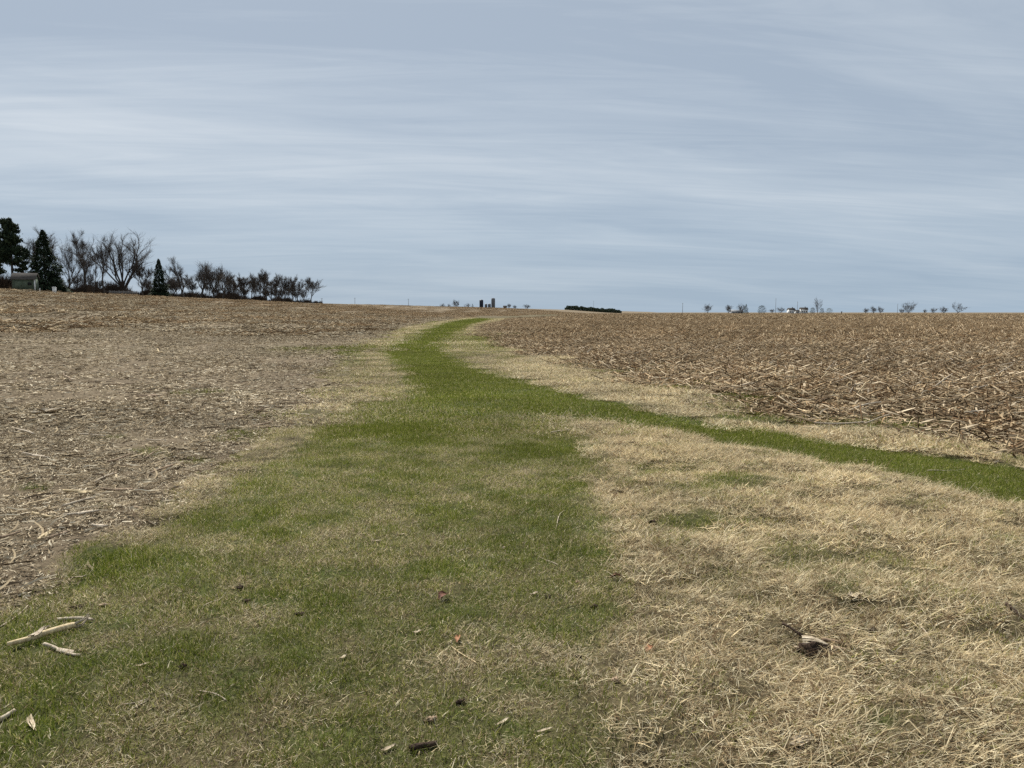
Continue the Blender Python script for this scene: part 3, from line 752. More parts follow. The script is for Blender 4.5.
# the torn dark husk in the dry grass
px0, py0 = P(815, 645)
hsc = 1.2
hx = empty('torn_husk', (px0, py0, gz(px0, py0) + .012), -.25)
hx.scale = (hsc, hsc, hsc)
tag(hx, 'torn corn husk, cream ribbed top over black bits, in dry grass at right', 'husk')
mb = MB(); nn = 10
for j in range(8):
    a = (j / 7 - .5) * 2.7; w_ = .0042 * rng.uniform(.6, 1.25); V = []; tw = rng.normal(0, .12); ln_ = rng.uniform(.75, 1.1)
    for i in range(nn):
        s_ = i / (nn - 1); rr_ = (.03 + .012 * math.sin(s_ * 3) + .003 * (j % 2)) * (1 - .3 * s_); aa = a + tw * s_
        for f in (-1, 0, 1):
            V.append((-.05 + .13 * s_ * ln_, math.sin(aa) * rr_ + math.cos(aa) * f * w_, .016 + math.cos(aa) * rr_ * .8 - math.sin(aa) * f * w_ * .8 - .03 * s_ * s_ - .003 * abs(f)))
    mb.add(V, [(i * 3 + q, i * 3 + q + 1, i * 3 + q + 4, i * 3 + q + 3) for i in range(nn - 1) for q in range(2)])
link('ribbed_sheath', mb.mesh('ribbed_sheath', M_HUSK), hx)
link('dark_core', clod_mesh('dark_core', .2, .12, .08, M_CLOD), hx, (.0, -.035, -.008))  # dark lump that shows through the gaps between the ribs
mb = MB(); mb.tube([(-.04, .02, .03), (-.07, .04, .045), (-.095, .07, .05), (-.12, .085, .055)], [.007, .006, .0045, .006], 7, jit=.001); link('stem', mb.mesh('stem', M_CLOD), hx)
mb = MB(); mb.tube([(.06, -.01, .012), (.11, -.02, .012), (.16, -.045, .006)], [.012, .009, .004], 7, jit=.001); mb.tube([(.03, .02, .03), (.1, .03, .02), (.15, .0, .01)], [.008, .007, .003], 6); link('root_end', mb.mesh('root_end', M_ST3), hx)
link('flap', husk_mesh('flap', .07, .02, M_HUSK, 1), hx, (-.06, -.03, .0))

# stalks lying in the fields: the largest as things
def scatter_stalks(n, pts, meshes, label, group, tl, lift):
    for k in range(n):
        x, y = pts[k]
        o = bpy.data.objects.new('corn_stalk', meshes[k % len(meshes)]); COL.objects.link(o)
        o.location = (x, y, gz(x, y) + lift * rng.uniform(.3, 1.3)); s = rng.uniform(.6, 1.25); o.scale = (s, s, s)
        o.rotation_euler = (rng.uniform(0, 6), -abs(rng.normal(0, tl)), rng.normal(.25, .8))
        tag(o, label, 'corn stalk', group)
ml = [stalk_mesh('stalk', rng.uniform(.22, .5), rng.uniform(.007, .0105), random.choice([M_ST3, M_ST3, M_ST2, M_ST3]), .03, sheath=k % 5 == 0) for k in range(10)]
x, y = sector(4, 24, 1.2, 40); W = zones(x, y)[0]; L = (x < -.08 * y) & (W < .3); x = x[L]; y = y[L]
scatter_stalks(min(130, len(x)), list(zip(x, y)), ml, 'broken corn stalk lying in the residue of the left field', 'fallen stalks in the left field', .07, .03)
fallen = [((22, 457), (50, 460)), ((108, 466), (131, 459)), ((65, 492), (92, 496)), ((96, 485), (112, 477)), ((100, 491), (140, 492)), ((32, 516), (54, 518)), ((64, 519), (100, 517)), ((0, 541), (20, 535)),
          ((38, 541), (52, 531)), ((62, 507), (95, 500)), ((50, 540), (70, 533)), ((0, 478), (10, 475)), ((92, 530), (108, 533)), ((66, 372), (67, 384)), ((156, 346), (160, 356)), ((10, 425), (30, 438)), ((138, 401), (160, 397))]
for k, (a, b) in enumerate(fallen):
    put2('corn_stalk', lambda L: stalk_mesh('stalk', L, .010 if k < 13 else .014, [M_ST2, M_ST3, M_ST][k % 3], .06, sheath=k % 2 == 0), a, b, 'stout corn stalk lying near the grass edge of the left field', 'corn stalk', 'stout stalks near the left field edge', lift=.03)
mr_ = [stalk_mesh('stalk', rng.uniform(.35, .7), rng.uniform(.009, .0125), random.choice([M_ST2, M_ST3, M_ST, M_ST2]), .05, sheath=k % 3 == 0) for k in range(10)]
x, y = sector(10, 34, .42, 38); Z_ = zones(x, y); L = (x > .05 * y) & (Z_[0] < .3); x = x[L]; y = y[L]
scatter_stalks(min(150, len(x)), list(zip(x, y)), mr_, 'broken tan corn stalk leaning among the stubble of the right field', 'leaning stalks in the right field', .35, .10)
lean = [((846, 398), (856, 384)), ((852, 400), (866, 382)), ((925, 392), (950, 374)), ((932, 392), (944, 378)), ((955, 393), (975, 385)), ((818, 382), (828, 372)), ((905, 390), (920, 381)), ((880, 380), (905, 372)), ((990, 378), (1010, 366)), ((793, 384), (794, 368)), ((957, 392), (985, 384)), ((640, 372), (650, 362))]
for k, (a, b) in enumerate(lean):
    xa, ya = P(*a); D = math.hypot(xa, ya); Lp = math.hypot(b[0] - a[0], b[1] - a[1]) / F_PX * D
    up = (a[1] - b[1]) / F_PX * D
    mb = MB(); dx = (b[0] - a[0]) / F_PX * D
    mb.tube([(0, 0, 0), (dx * .5, .03, up * .52), (dx, .06, up)], [.013, .013, .010], 7, jit=.001)
    mb.tube([(dx * .5, .03, up * .52), (dx * .5 + .05, .0, up * .5), (dx * .5 + .12, -.02, up * .3)], [.011, .006, .002], 4)
    o = link('corn_stalk', mb.mesh('stalk', [M_ST2, M_ST][k % 2], smooth=True), None, (xa, ya, gz(xa, ya) - .01))
    tag(o, 'tall pale corn stalk slanting up at the near edge of the right field', 'corn stalk', 'tall slanting stalks at the right field edge')

# ------------------------------------------------------------------ trees
def rot_to(d, ang, az):
    d = d / np.linalg.norm(d); ref = np.array([0, 0, 1.]) if abs(d[2]) < .9 else np.array([1., 0, 0])
    a = np.cross(d, ref); a /= np.linalg.norm(a); b = np.cross(d, a)
    v = d * math.cos(ang) + (a * math.cos(az) + b * math.sin(az)) * math.sin(ang)
    return v / np.linalg.norm(v)
def bare_tree(H, W, seed, lean=(0, 0), fork=.2, limbs=4, dens=1.0, rmin=.012, trunk_r=None, spread=.7, up=.25, stems=1, ntw=5000, tw=.03):
    st = np.random.default_rng(seed); tr = MB(); cr = MB()
    r0 = trunk_r or H * .026; tips = []
    def branch(p, d, L, r, lev, maxlev):
        k = 6 if lev <= 1 else (4 if lev == 2 else 3)
        pts = [p]; q = d.copy()
        for i in range(k):
            q = q + st.normal(0, .13 + .03 * lev, 3) + np.array([0, 0, up * (.35 if lev < 3 else .12)])
            q /= np.linalg.norm(q); pts.append(pts[-1] + q * L / k)
        pts = np.array(pts); rad = np.linspace(r, max(r * .45, rmin * .7), k + 1)
        (tr if lev <= 1 else cr).tube(pts, rad, 6 if lev <= 1 else (4 if lev == 2 else 3), caps=False)
        if lev >= 2: tips.append((pts[1:], np.broadcast_to(q, (k, 3))))
        if lev >= maxlev: return
        nb = [limbs, 6, 6, 6, 4][min(lev, 4)]; nb = max(2, int(round(nb * dens * st.uniform(.8, 1.25)))) if lev > 0 else nb
        for i in range(nb):
            if lev == 0: s = 1.0 if i < nb * .6 else st.uniform(.45, 1.0)
            else: s = st.uniform(.2, 1.0) ** .8
            f = s * k; i0 = min(int(f), k - 1); pp = pts[i0] + (pts[i0 + 1] - pts[i0]) * (f - i0)
            az = 6.283 * i / nb + st.uniform(-.5, .5); ang = st.uniform(.2, .95) * (spread if lev == 0 else .72)
            nd = rot_to(pts[i0 + 1] - pts[i0], ang, az)
            if lev == 0: nl = (H * (1 - fork)) * st.uniform(.5, .85)
            else: nl = L * st.uniform(.35, .6) * (1.15 - .4 * s)
            branch(pp, nd, nl, max(rad[i0] * (.68 if lev == 0 else .52) , rmin), lev + 1, maxlev)
        if lev > 0:
            branch(pts[-1], rot_to(q, .2, st.uniform(0, 6)), L * .45, max(rad[-1] * .8, rmin), lev + 1, maxlev)
    for s in range(stems):
        d = np.array([lean[0] + (st.uniform(-.35, .35) if stems > 1 else 0), lean[1], 1.]); d /= np.linalg.norm(d)
        branch(np.array([st.uniform(-.4, .4) * (stems > 1), 0, -.3]), d, H * fork + .3, r0 * (1 if stems == 1 else .7), 0, 3)
    p = np.vstack([a for a, b in tips]); dd = np.vstack([b for a, b in tips]); m = max(1, int(ntw / len(p)))
    p = np.repeat(p, m, 0); dd = np.repeat(dd, m, 0); n = len(p); dd = dd + st.normal(0, .55, (n, 3)) + (0, 0, .35); dd /= np.linalg.norm(dd, axis=1)[:, None]
    L_ = st.uniform(.3, 1, n)[:, None] * H * .11; sd_ = np.cross(dd, st.normal(0, 1, (n, 3))); sd_ /= np.linalg.norm(sd_, axis=1)[:, None]
    p = p + st.normal(0, .05, p.shape); md = p + dd * L_ * .5 + st.normal(0, .06, p.shape) * L_
    q_ = np.arange(n)[:, None] * 5
    cr.add(np.stack([p - sd_ * tw * .5, p + sd_ * tw * .5, md - sd_ * tw * .4, md + sd_ * tw * .4, p + dd * L_ + (0, 0, .04)], 1).reshape(-1, 3), q_ + np.array([0, 1, 3, 2]), q_ + np.array([2, 3, 4]))
    allv = np.vstack(tr.V + cr.V); top = np.percentile(allv[:, 2], 99.7); wx = np.percentile(allv[:, 0], 98) - np.percentile(allv[:, 0], 2)
    sz = H / top; sx = float(np.clip(W / wx, .62 * sz, 1.35 * sz))
    mxx = allv[:, 0].mean() / max(allv[:, 2].mean(), .1)
    if lean[0] == 0:
        for mbx in (tr, cr): mbx.V = [v - np.stack([v[:, 2] * mxx, v[:, 2] * 0, v[:, 2] * 0], 1) for v in mbx.V]
    for mbx in (tr, cr): mbx.V = [v * np.array([sx, sx, sz]) for v in mbx.V]
    return tr, cr
def put_tree(px, D, H, W, seed, label, twig=None, name='bare_tree', group=None, cat='tree', fill=0, **kw):
    x, y, z = at_depth(px, D)
    tr, cr = bare_tree(H, W * (.7 if fill else 1), seed, **kw)
    if fill:                                  # the haze of fine twigs that rounds the crown out
        st = np.random.default_rng(seed + 5); v = st.normal(0, 1, (fill, 3)); v /= np.linalg.norm(v, axis=1)[:, None]; v *= st.uniform(.15, 1, fill)[:, None] ** .5
        v *= (.8 + .35 * np.sin(v[:, :1] * 5 + seed) * np.cos(v[:, 2:] * 4 + seed)) 
        low = .46 if 'bush' in name or 'scrub' in label else .53
        c = v * (W * .52, W * .45, H * (1 - low)) + (0, 0, H * low); c = c[c[:, 2] > .1]; n = len(c)
        dd = v[:n] * .7 + st.normal(0, .4, (n, 3)) + (0, 0, .5); dd /= np.linalg.norm(dd, axis=1)[:, None]; sd_ = np.cross(dd, st.normal(0, 1, (n, 3))); sd_ /= np.linalg.norm(sd_, axis=1)[:, None]
        L_ = st.uniform(.5, 1.4, n)[:, None] * H * .07
        cr.add(np.stack([c - sd_ * .05, c + sd_ * .05, c + dd * L_], 1).reshape(-1, 3), None, np.arange(n * 3).reshape(-1, 3))
    o = empty(name, (x, y, z)); tag(o, label, cat, group)
    link('trunk', tr.mesh('trunk', M_BARK), o); link('crown', cr.mesh('crown', twig or M_TWIG), o)
    return o
def spruce(H, Wd, seed, bare=.06, nq=2600, irregular=0.0, narrow=1.0):
    st = np.random.default_rng(seed); tr = MB(); cr = MB()
    tr.tube([(0, 0, -.3), (0, 0, H * .5), (0, 0, H * .98)], [H * .017, H * .011, .02], 7)
    n = nq; t = st.uniform(0, 1, n) ** 1.25 * (1 - bare) + bare     # height fraction
    tier = np.sin(t * 55 + st.uniform(-.5, .5, n)) * .5 + .5
    rm = Wd / 2 * (1 - t) ** .8 * (.78 + .22 * tier)
    lump = np.array([.62 + .7 * st.random() for _ in range(64)])
    az = st.uniform(0, 2 * math.pi, n); sec = (az / 6.2832 * 8).astype(int) % 8 + (t * 7.99).astype(int) * 8
    rm = rm * lump[np.clip(sec, 0, 63)]
    rr = rm * np.sqrt(st.uniform(.12, 1, n))
    c = np.stack([rr * np.cos(az), rr * np.sin(az), t * H - rr * .28], 1)
    s = H * .028 * st.uniform(.5, 1.4, n) * (1 - .45 * t)
    out = np.stack([np.cos(az), np.sin(az), st.normal(-.25, .3, n)], 1); side = np.stack([-np.sin(az), np.cos(az), st.normal(0, .5, n)], 1)
    V = np.stack([c - side * s[:, None] * .55, c + side * s[:, None] * .55, c + out * s[:, None] * 1.7], 1)
    cr.add(V.reshape(-1, 3), None, np.arange(n * 3).reshape(-1, 3))
    return tr, cr
def pine(H, Wd, seed, clear=.4, nplates=26, per=190):
    st = np.random.default_rng(seed); tr = MB(); cr = MB()
    tr.tube([(0, 0, -.3), (.1, 0, H * .5), (-.1, .1, H * .97)], [H * .02, H * .014, .03], 7)
    for k in range(nplates):
        z = H * (clear + (1 - clear) * st.random() ** .9); a = st.uniform(0, 6.28); t = (z / H - clear) / (1 - clear)
        L = Wd / 2 * (1 - t * .55) * st.uniform(.45, 1.05)
        e = np.array([math.cos(a) * L, math.sin(a) * L, z + L * .18])
        tr.tube([(0, 0, z - .4), tuple(e * (.5, .5, 1) - (0, 0, .15)), tuple(e)], [.09, .06, .025], 4, caps=False)
        u = st.uniform(.25, 1.05, per); c = np.stack([e[0] * u, e[1] * u, np.full(per, z) + L * .18 * u], 1) + st.normal(0, 1, (per, 3)) * (L * .16, L * .16, H * .018)
        s = H * .024 * st.uniform(.5, 1.4, per)
        d1 = st.normal(0, 1, (per, 3)); d1 /= np.linalg.norm(d1, axis=1)[:, None]; d2 = np.cross(d1, st.normal(0, 1, (per, 3))); d2 /= np.linalg.norm(d2, axis=1)[:, None]
        V = np.stack([c - d1 * s[:, None] * .5, c + d1 * s[:, None] * .5, c + d2 * s[:, None] * 1.6], 1)
        cr.add(V.reshape(-1, 3), None, np.arange(per * 3).reshape(-1, 3))
    return tr, cr
def put_con(kind, px, D, H, W, seed, label, group=None, **kw):
    x, y, z = at_depth(px, D); tr, cr = (spruce if kind == 'spruce_tree' else pine)(H, W, seed, **kw)
    o = empty(kind, (x, y, z)); tag(o, label, 'tree', group)
    link('trunk', tr.mesh('trunk', M_BARK), o); link('crown', cr.mesh('crown', M_CONIF), o); return o
def Dl(px): return (99 + 23 * px / 315) / ((512 - px) / F_PX)
def ht(a, b, D): return (b - a) / F_PX * D

put_con('pine_tree', -6, 152, ht(222, 291, 152), 6.5, 1, 'tall black-green pine cut by the left edge of the photo', clear=.2, nplates=60)
put_con('pine_tree', 13, 148, ht(225, 291, 148), 6.2, 2, 'tall black-green pine right behind the small green shed', clear=.36, nplates=52)
put_con('pine_tree', 24, 156, ht(250, 291, 156), 4.2, 12, 'short dark pine low behind the roof of the green shed', clear=.3, nplates=22)
put_con('spruce_tree', 46, 150, ht(231, 291.5, 150), 8.6, 3, 'big dark pointed spruce right of the green shed', nq=9000)
put_con('spruce_tree', 160, Dl(160) - 8, ht(262, 297.5, Dl(160)), 6.4, 4, 'small pointed spruce standing alone between the bare trees', nq=6500)
LT = [ # px, top, base, width px, lean, fork, limbs, dens, stems, label
    (37, 228, 291, 24, (-.35, 0), .34, 4, .95, 1, 'bare tree leaning left behind the big dark spruce'),
    (67, 240, 291, 26, (.1, 0), .2, 5, 1.0, 2, 'bushy brown bare tree touching the right side of the big spruce'),
    (84, 231, 291.5, 20, (0, 0), .45, 5, .9, 1, 'tall straight-trunked bare tree, left neighbour of the great vase-shaped tree'),
    (94, 254, 292, 13, (.1, 0), .3, 4, .8, 2, 'short many-stemmed bare tree beside the tall straight-trunked one'),
    (104, 238, 292.5, 16, (0, 0), .4, 4, .8, 1, 'slender bare tree just left of the great vase-shaped tree'),
    (121, 232, 293, 60, (0, 0), .13, 8, 1.15, 1, 'great vase-shaped bare tree with wide crooked limbs'),
    (143, 264, 295, 15, (0, 0), .35, 4, .8, 2, 'small bare tree between the great vase-shaped tree and the small spruce'),
    (184, 259, 297.5, 32, (-.12, 0), .3, 5, 1.0, 1, 'open crooked bare tree right of the small spruce'),
    (201, 263, 298, 27, (0, 0), .28, 6, 1.2, 1, 'thick round-crowned bare tree, second to the right of the small spruce'),
    (213, 265, 299, 25, (0, 0), .22, 6, 1.3, 2, 'dense dark bare tree at the tall end of the right group'),
    (223, 270, 299.5, 18, (0, 0), .25, 5, 1.1, 1, 'bare tree where the tall group steps down to the low row'),
    (232, 281, 300, 12, (0, 0), .3, 4, 1, 1, 'first low bare tree after the tall group'),
    (241, 280, 300.5, 13, (0, 0), .3, 4, 1, 1, 'second low bare tree of the row after the tall group'),
    (251, 277, 301, 14, (0, 0), .3, 5, 1, 1, 'third low bare tree of the row, round-headed'),
    (260, 277, 301.5, 13, (0, 0), .3, 5, 1, 1, 'low bare tree just left of the one that tops the row'),
    (267, 274, 302, 12, (0, 0), .35, 5, 1, 1, 'bare tree that tops the low row'),
    (275, 279, 302.5, 11, (0, 0), .3, 4, 1, 1, 'low bare tree just right of the one that tops the row'),
    (285, 278, 303, 12, (0, 0), .3, 5, 1, 2, 'bushy bare tree third from the right end of the row'),
    (296, 281, 303.5, 14, (0, 0), .3, 5, 1, 2, 'bushy bare tree second from the right end of the row'),
    (309, 282, 304.5, 17, (.1, 0), .42, 4, .9, 2, 'flat-topped bare tree with split trunks at the right end of the row')]
for k, (px, top, base, wpx, ln, fk, lm, dn, stm, lab) in enumerate(LT):
    D = Dl(px) * (1.0 + .03 * ((k * 7) % 3 - 1)); wpx *= 1.12 if px < 190 or px > 300 else 1.3; dn *= 1.0 if px < 190 else 1.1;  top -= 1 if px < 228 else 3
    put_tree(px, D, ht(top, base, D), wpx / F_PX * D, 100 + k, lab, lean=ln, fork=fk, limbs=lm, dens=dn, stems=stm, rmin=.022 * (D / 170) ** .5, tw=.021 * (D / 170) ** .7, ntw=5200 if px < 190 else 5000,
             spread=.8 if k == 5 else .7, up=.38, trunk_r=.6 if k == 5 else None, group='bare trees of the left tree line')
for k in range(26):
    px = [58, 75, 90, 98, 148, 152, 168, 173, 170, 176, 192, 207, 218, 228, 236, 246, 255, 264, 271, 280, 290, 293, 300, 304, 246, 278][k]; D = Dl(px) * rng.uniform(1.06, 1.13)
    big = px < 150; base = 291 + (px - 60) * .053
    put_tree(px, D, ht(base - (rng.uniform(14, 24) if big else rng.uniform(15, 21)), base, D), rng.uniform(9, 15) / F_PX * D, 500 + k, 'slender bare tree in the crowded back row of the left tree line',
             lean=(rng.normal(0, .08), 0), fork=.22, limbs=5, dens=.95, stems=2, rmin=.024 * (D / 170) ** .5, tw=.022 * (D / 170) ** .7, ntw=3000, spread=.6, up=.45, group='back row of the left tree line')
# thicket of brush under the tree line
def brush(mb):
    for k in range(110):
        p = np.array([rng.uniform(-1.6, 1.6), rng.uniform(-1.2, 1.2), 0]); d = np.array([rng.normal(0, .3), rng.normal(0, .3), 1]); L = rng.uniform(.8, 2.7)
        q = p + d * L * .6; mb.tube([p, q, q + (rng.normal(0, .3), rng.normal(0, .3), L * .4)], [.034, .026, .016], 3, caps=False, col=(.06, .045, .035))
    blades(mb, 260, 1.7, .5, 1.5, .07, .4, pick([(.05, .036, .028), (.08, .058, .042), (.11, .085, .055)], 260))
pB = proto_set('brush', [brush for _ in range(4)], M_RES)
px = rng.uniform(-40, 322, 520); D = np.array([Dl(p) for p in px]) * rng.uniform(1.0, 1.12, len(px))
X = (px - 512) / F_PX * D
keep = ~((px < 42) & (D < 156)); X = X[keep]; D = D[keep]
scatter('undergrowth', pB, X, D, rng.integers(0, 4, len(X)), rng.uniform(.5, 1.0, len(X)) * (.45 + 1.1 * vnoise(px[keep] / 9, px[keep] * 0, 91)), 'dark tangled undergrowth beneath the left tree line', 'undergrowth')

# ------------------------------------------------------------------ green shed by the pines
M_GREEN = noise_col_mat('green painted boards', [(.07, .09, .06), (.11, .135, .095)], 2, .8, .2)
M_ROOF = noise_col_mat('worn shingles', [(.05, .044, .038), (.10, .088, .076)], 3, .9, .5)
M_WHITE = noise_col_mat('white paint', [(.55, .56, .55), (.75, .76, .75)], 3, .7, .1)
M_DARK = noise_col_mat('dark opening', [(.012, .012, .012), (.03, .03, .03)], 3, .9, 0)
M_GREYM = noise_col_mat('grey metal', [(.22, .23, .24), (.32, .33, .34)], 1, .6, .1)
M_WOODG = noise_col_mat('weathered wood', [(.16, .15, .14), (.28, .26, .24)], 4, .9, .3)
def shed():
    x, y, z = at_depth(26, 141); s = empty('shed', (x, y, z), .35)
    tag(s, 'small grey-green shed with brown roof and white corner board beneath the pines', 'shed')
    w, d, h = 3.5, 3.2, 2.15
    mb = MB(); mb.box((0, 0, h / 2), (w, d, h)); 
    for k in range(9): mb.box((0, -d / 2 - .012, .15 + k * .22), (w, .02, .03))
    mb.add([(-w / 2, -d / 2, h), (-w / 2, d / 2, h), (-w / 2, 0, h + 1.0), (w / 2, -d / 2, h), (w / 2, d / 2, h), (w / 2, 0, h + 1.0)], None, [(0, 2, 1), (3, 4, 5)])
    link('wall', mb.mesh('wall', M_GREEN), s)
    mb = MB()
    for sg in (-1, 1):
        mb.add([(-w / 2 - .25, sg * (d / 2 + .3), h - .1), (w / 2 + .25, sg * (d / 2 + .3), h - .1), (w / 2 + .25, 0, h + 1.05), (-w / 2 - .25, 0, h + 1.05),
                (-w / 2 - .25, sg * (d / 2 + .3), h), (w / 2 + .25, sg * (d / 2 + .3), h), (w / 2 + .25, 0, h + 1.15), (-w / 2 - .25, 0, h + 1.15)],
               [(0, 1, 2, 3), (4, 5, 6, 7), (0, 1, 5, 4), (1, 2, 6, 5), (3, 0, 4, 7)])
    link('roof', mb.mesh('roof', M_ROOF), s)
    mb = MB(); mb.box((w / 2 + .03, -d / 2 - .03, h / 2), (.22, .08, h)); link('corner_board', mb.mesh('corner_board', M_WHITE), s)
    dr = MB(); dr.box((-.7, -d / 2 - .05, .95), (1.2, .06, 1.9)); o = link('door', dr.mesh('door', M_GREEN), s)
    hb = MB(); hb.box((-.25, -d / 2 - .1, .95), (.05, .05, .18)); link('handle', hb.mesh('handle', M_DARK), o)
    wb = MB(); wb.box((1.0, -d / 2 - .04, 1.3), (.6, .05, .5)); o = link('window', wb.mesh('window', M_DARK), s)
shed()
x, y, z = at_depth(54.5, 138); bx = empty('utility_box', (x, y, z)); tag(bx, 'small white utility box on a post at the foot of the big spruce', 'utility box')
mb = MB(); mb.box((0, 0, .5), (.5, .4, 1.0)); link('cabinet', mb.mesh('cabinet', M_WHITE), bx)
mb = MB(); mb.box((0, 0, 1.03), (.6, .5, .07)); mb.box((0, 0, 1.12), (.4, .32, .1)); link('lid', mb.mesh('lid', M_WHITE), bx)
x, y, z = at_depth(40, 137); mb = MB(); mb.tube([(0, 0, -.1), (0, 0, .7)], .05, 6); mb.box((0, 0, .72), (.13, .13, .05)); tag(link('marker_stake', mb.mesh('marker_stake', M_WHITE), None, (x, y, z)), 'low white marker stake between the shed and the utility box', 'stake')
fx = empty('board_fence', at_depth(122, Dl(122) * .97), .25); tag(fx, 'low weathered board fence beneath the great vase-shaped tree', 'fence')
for k in range(8):
    mb = MB(); mb.box((-4 + k * 1.1, 0, .5), (.12, .12, 1.15)); link('post', mb.mesh('post', M_WOODG), fx)
mb = MB(); 
for k in range(38): mb.box((-4 + k * .205, -.09, .52), (.12, .03, .85 + .1 * rng.random()))
link('boards', mb.mesh('boards', M_WOODG), fx)

# ------------------------------------------------------------------ far farm in the middle
def silo(px, D, H, dia, mat, cap, label):
    x, y, z = at_depth(px, D); s = empty('silo', (x, y, z)); tag(s, label, 'silo')
    mb = MB(); ns = 20; mb.tube([(0, 0, -1)] + [(0, 0, H * k / 12) for k in range(1, 13)], dia / 2, ns)
    for k in range(1, 12): mb.tube([(0, 0, H * k / 12 - .06), (0, 0, H * k / 12 + .06)], dia / 2 + .05, ns, caps=False)
    link('barrel', mb.mesh('barrel', mat), s)
    mb = MB(); n = 6; zz = [H + dia * .28 * math.sin(k / n * math.pi / 2) for k in range(n + 1)]; rr_ = [dia / 2 * math.cos(k / n * math.pi / 2) + .02 for k in range(n + 1)]
    mb.tube([(0, 0, v) for v in zz], rr_, ns, caps=False); link('dome', mb.mesh('dome', cap), s)
    mb = MB(); mb.box((0, -dia / 2 - .35, H / 2), (.7, .6, H)); link('chute', mb.mesh('chute', cap), s)
M_SILOD = noise_col_mat('dark blue silo', [(.012, .016, .028), (.025, .03, .045)], .5, .5, .05)
M_SILOC = noise_col_mat('grey concrete silo', [(.10, .105, .115), (.16, .165, .17)], .5, .85, .1)
silo(481.4, 1250, 13.4, 6.2, M_SILOD, M_SILOD, 'dark blue-black domed silo, left of the two tall ones')
silo(493.2, 1260, 16.2, 6.2, M_SILOC, M_SILOC, 'tallest silo, grey concrete, at the right of the far farm')
silo(486, 1270, 7.6, 4.3, M_SILOC, M_GREYM, 'squat grey grain bin next to the dark silo')
silo(489.4, 1265, 7.8, 4.5, M_SILOD, M_GREYM, 'squat darker grain bin next to the tallest silo')
def building(name, label, px, D, w, d, h, rh, rz, wall, roof, nwin=3, cat='building', chimney=False):
    x, y, z = at_depth(px, D); s = empty(name, (x, y, z), rz); tag(s, label, cat)
    mb = MB(); mb.box((0, 0, h / 2 - .2), (w, d, h + .4))
    mb.add([(-w / 2, -d / 2, h), (-w / 2, d / 2, h), (-w / 2, 0, h + rh), (w / 2, -d / 2, h), (w / 2, d / 2, h), (w / 2, 0, h + rh)], None, [(0, 2, 1), (3, 4, 5)])
    link('wall', mb.mesh('wall', wall), s)
    mb = MB()
    for sg in (-1, 1):
        mb.add([(-w / 2 - .4, sg * (d / 2 + .4), h - .12), (w / 2 + .4, sg * (d / 2 + .4), h - .12), (w / 2 + .4, 0, h + rh + .08), (-w / 2 - .4, 0, h + rh + .08),
                (-w / 2 - .4, sg * (d / 2 + .4), h + .1), (w / 2 + .4, sg * (d / 2 + .4), h + .1), (w / 2 + .4, 0, h + rh + .3), (-w / 2 - .4, 0, h + rh + .3)],
               [(0, 1, 2, 3), (4, 5, 6, 7), (0, 1, 5, 4), (1, 2, 6, 5), (3, 0, 4, 7)])
    rf = link('roof', mb.mesh('roof', roof), s)
    if chimney:
        mb = MB(); mb.box((w * .2, 0, h + rh + .5), (.7, .7, 1.6)); link('chimney', mb.mesh('chimney', M_ROOF), rf)
    for k in range(nwin):
        mb = MB(); mb.box((-w / 2 + w * (k + .7) / (nwin + .4), -d / 2 - .04, h * .5), (w / nwin * .32, .1, h * .36)); link('window', mb.mesh('window', M_DARK), s)
    mb = MB(); mb.box((w * .02, -d / 2 - .05, 1.05), (1.1, .12, 2.1)); link('door', mb.mesh('door', wall if wall is not M_WHITE else M_GREYM), s)
M_BROWNB = noise_col_mat('brown siding', [(.16, .11, .08), (.22, .16, .12)], 1, .9, .1)
building('barn', 'tiny brown farm building right of the silos on the horizon', 505, 1240, 5.0, 6, 3.2, 1.8, .1, M_BROWNB, M_ROOF, 2, 'barn')
building('farm_building', 'long low grey roofed building between two trees of the right farm', 736.5, 900, 13.5, 8, 2.4, 1.9, .05, M_GREYM, M_GREYM, 4)
building('farmhouse', 'white farmhouse at the left of the white farm buildings', 791, 880, 7.0, 6.5, 4.2, 2.0, .1, M_WHITE, M_ROOF, 3, 'house', True)
building('farmhouse', 'white farmhouse behind the utility pole on the right horizon', 803.5, 885, 8.0, 6.5, 4.8, 2.0, -.1, M_WHITE, M_ROOF, 3, 'house', True)
building('white_shed', 'small white shed low between the two white farmhouses', 797, 860, 4.6, 4, 2.6, 1.2, .0, M_WHITE, M_ROOF, 2, 'shed')

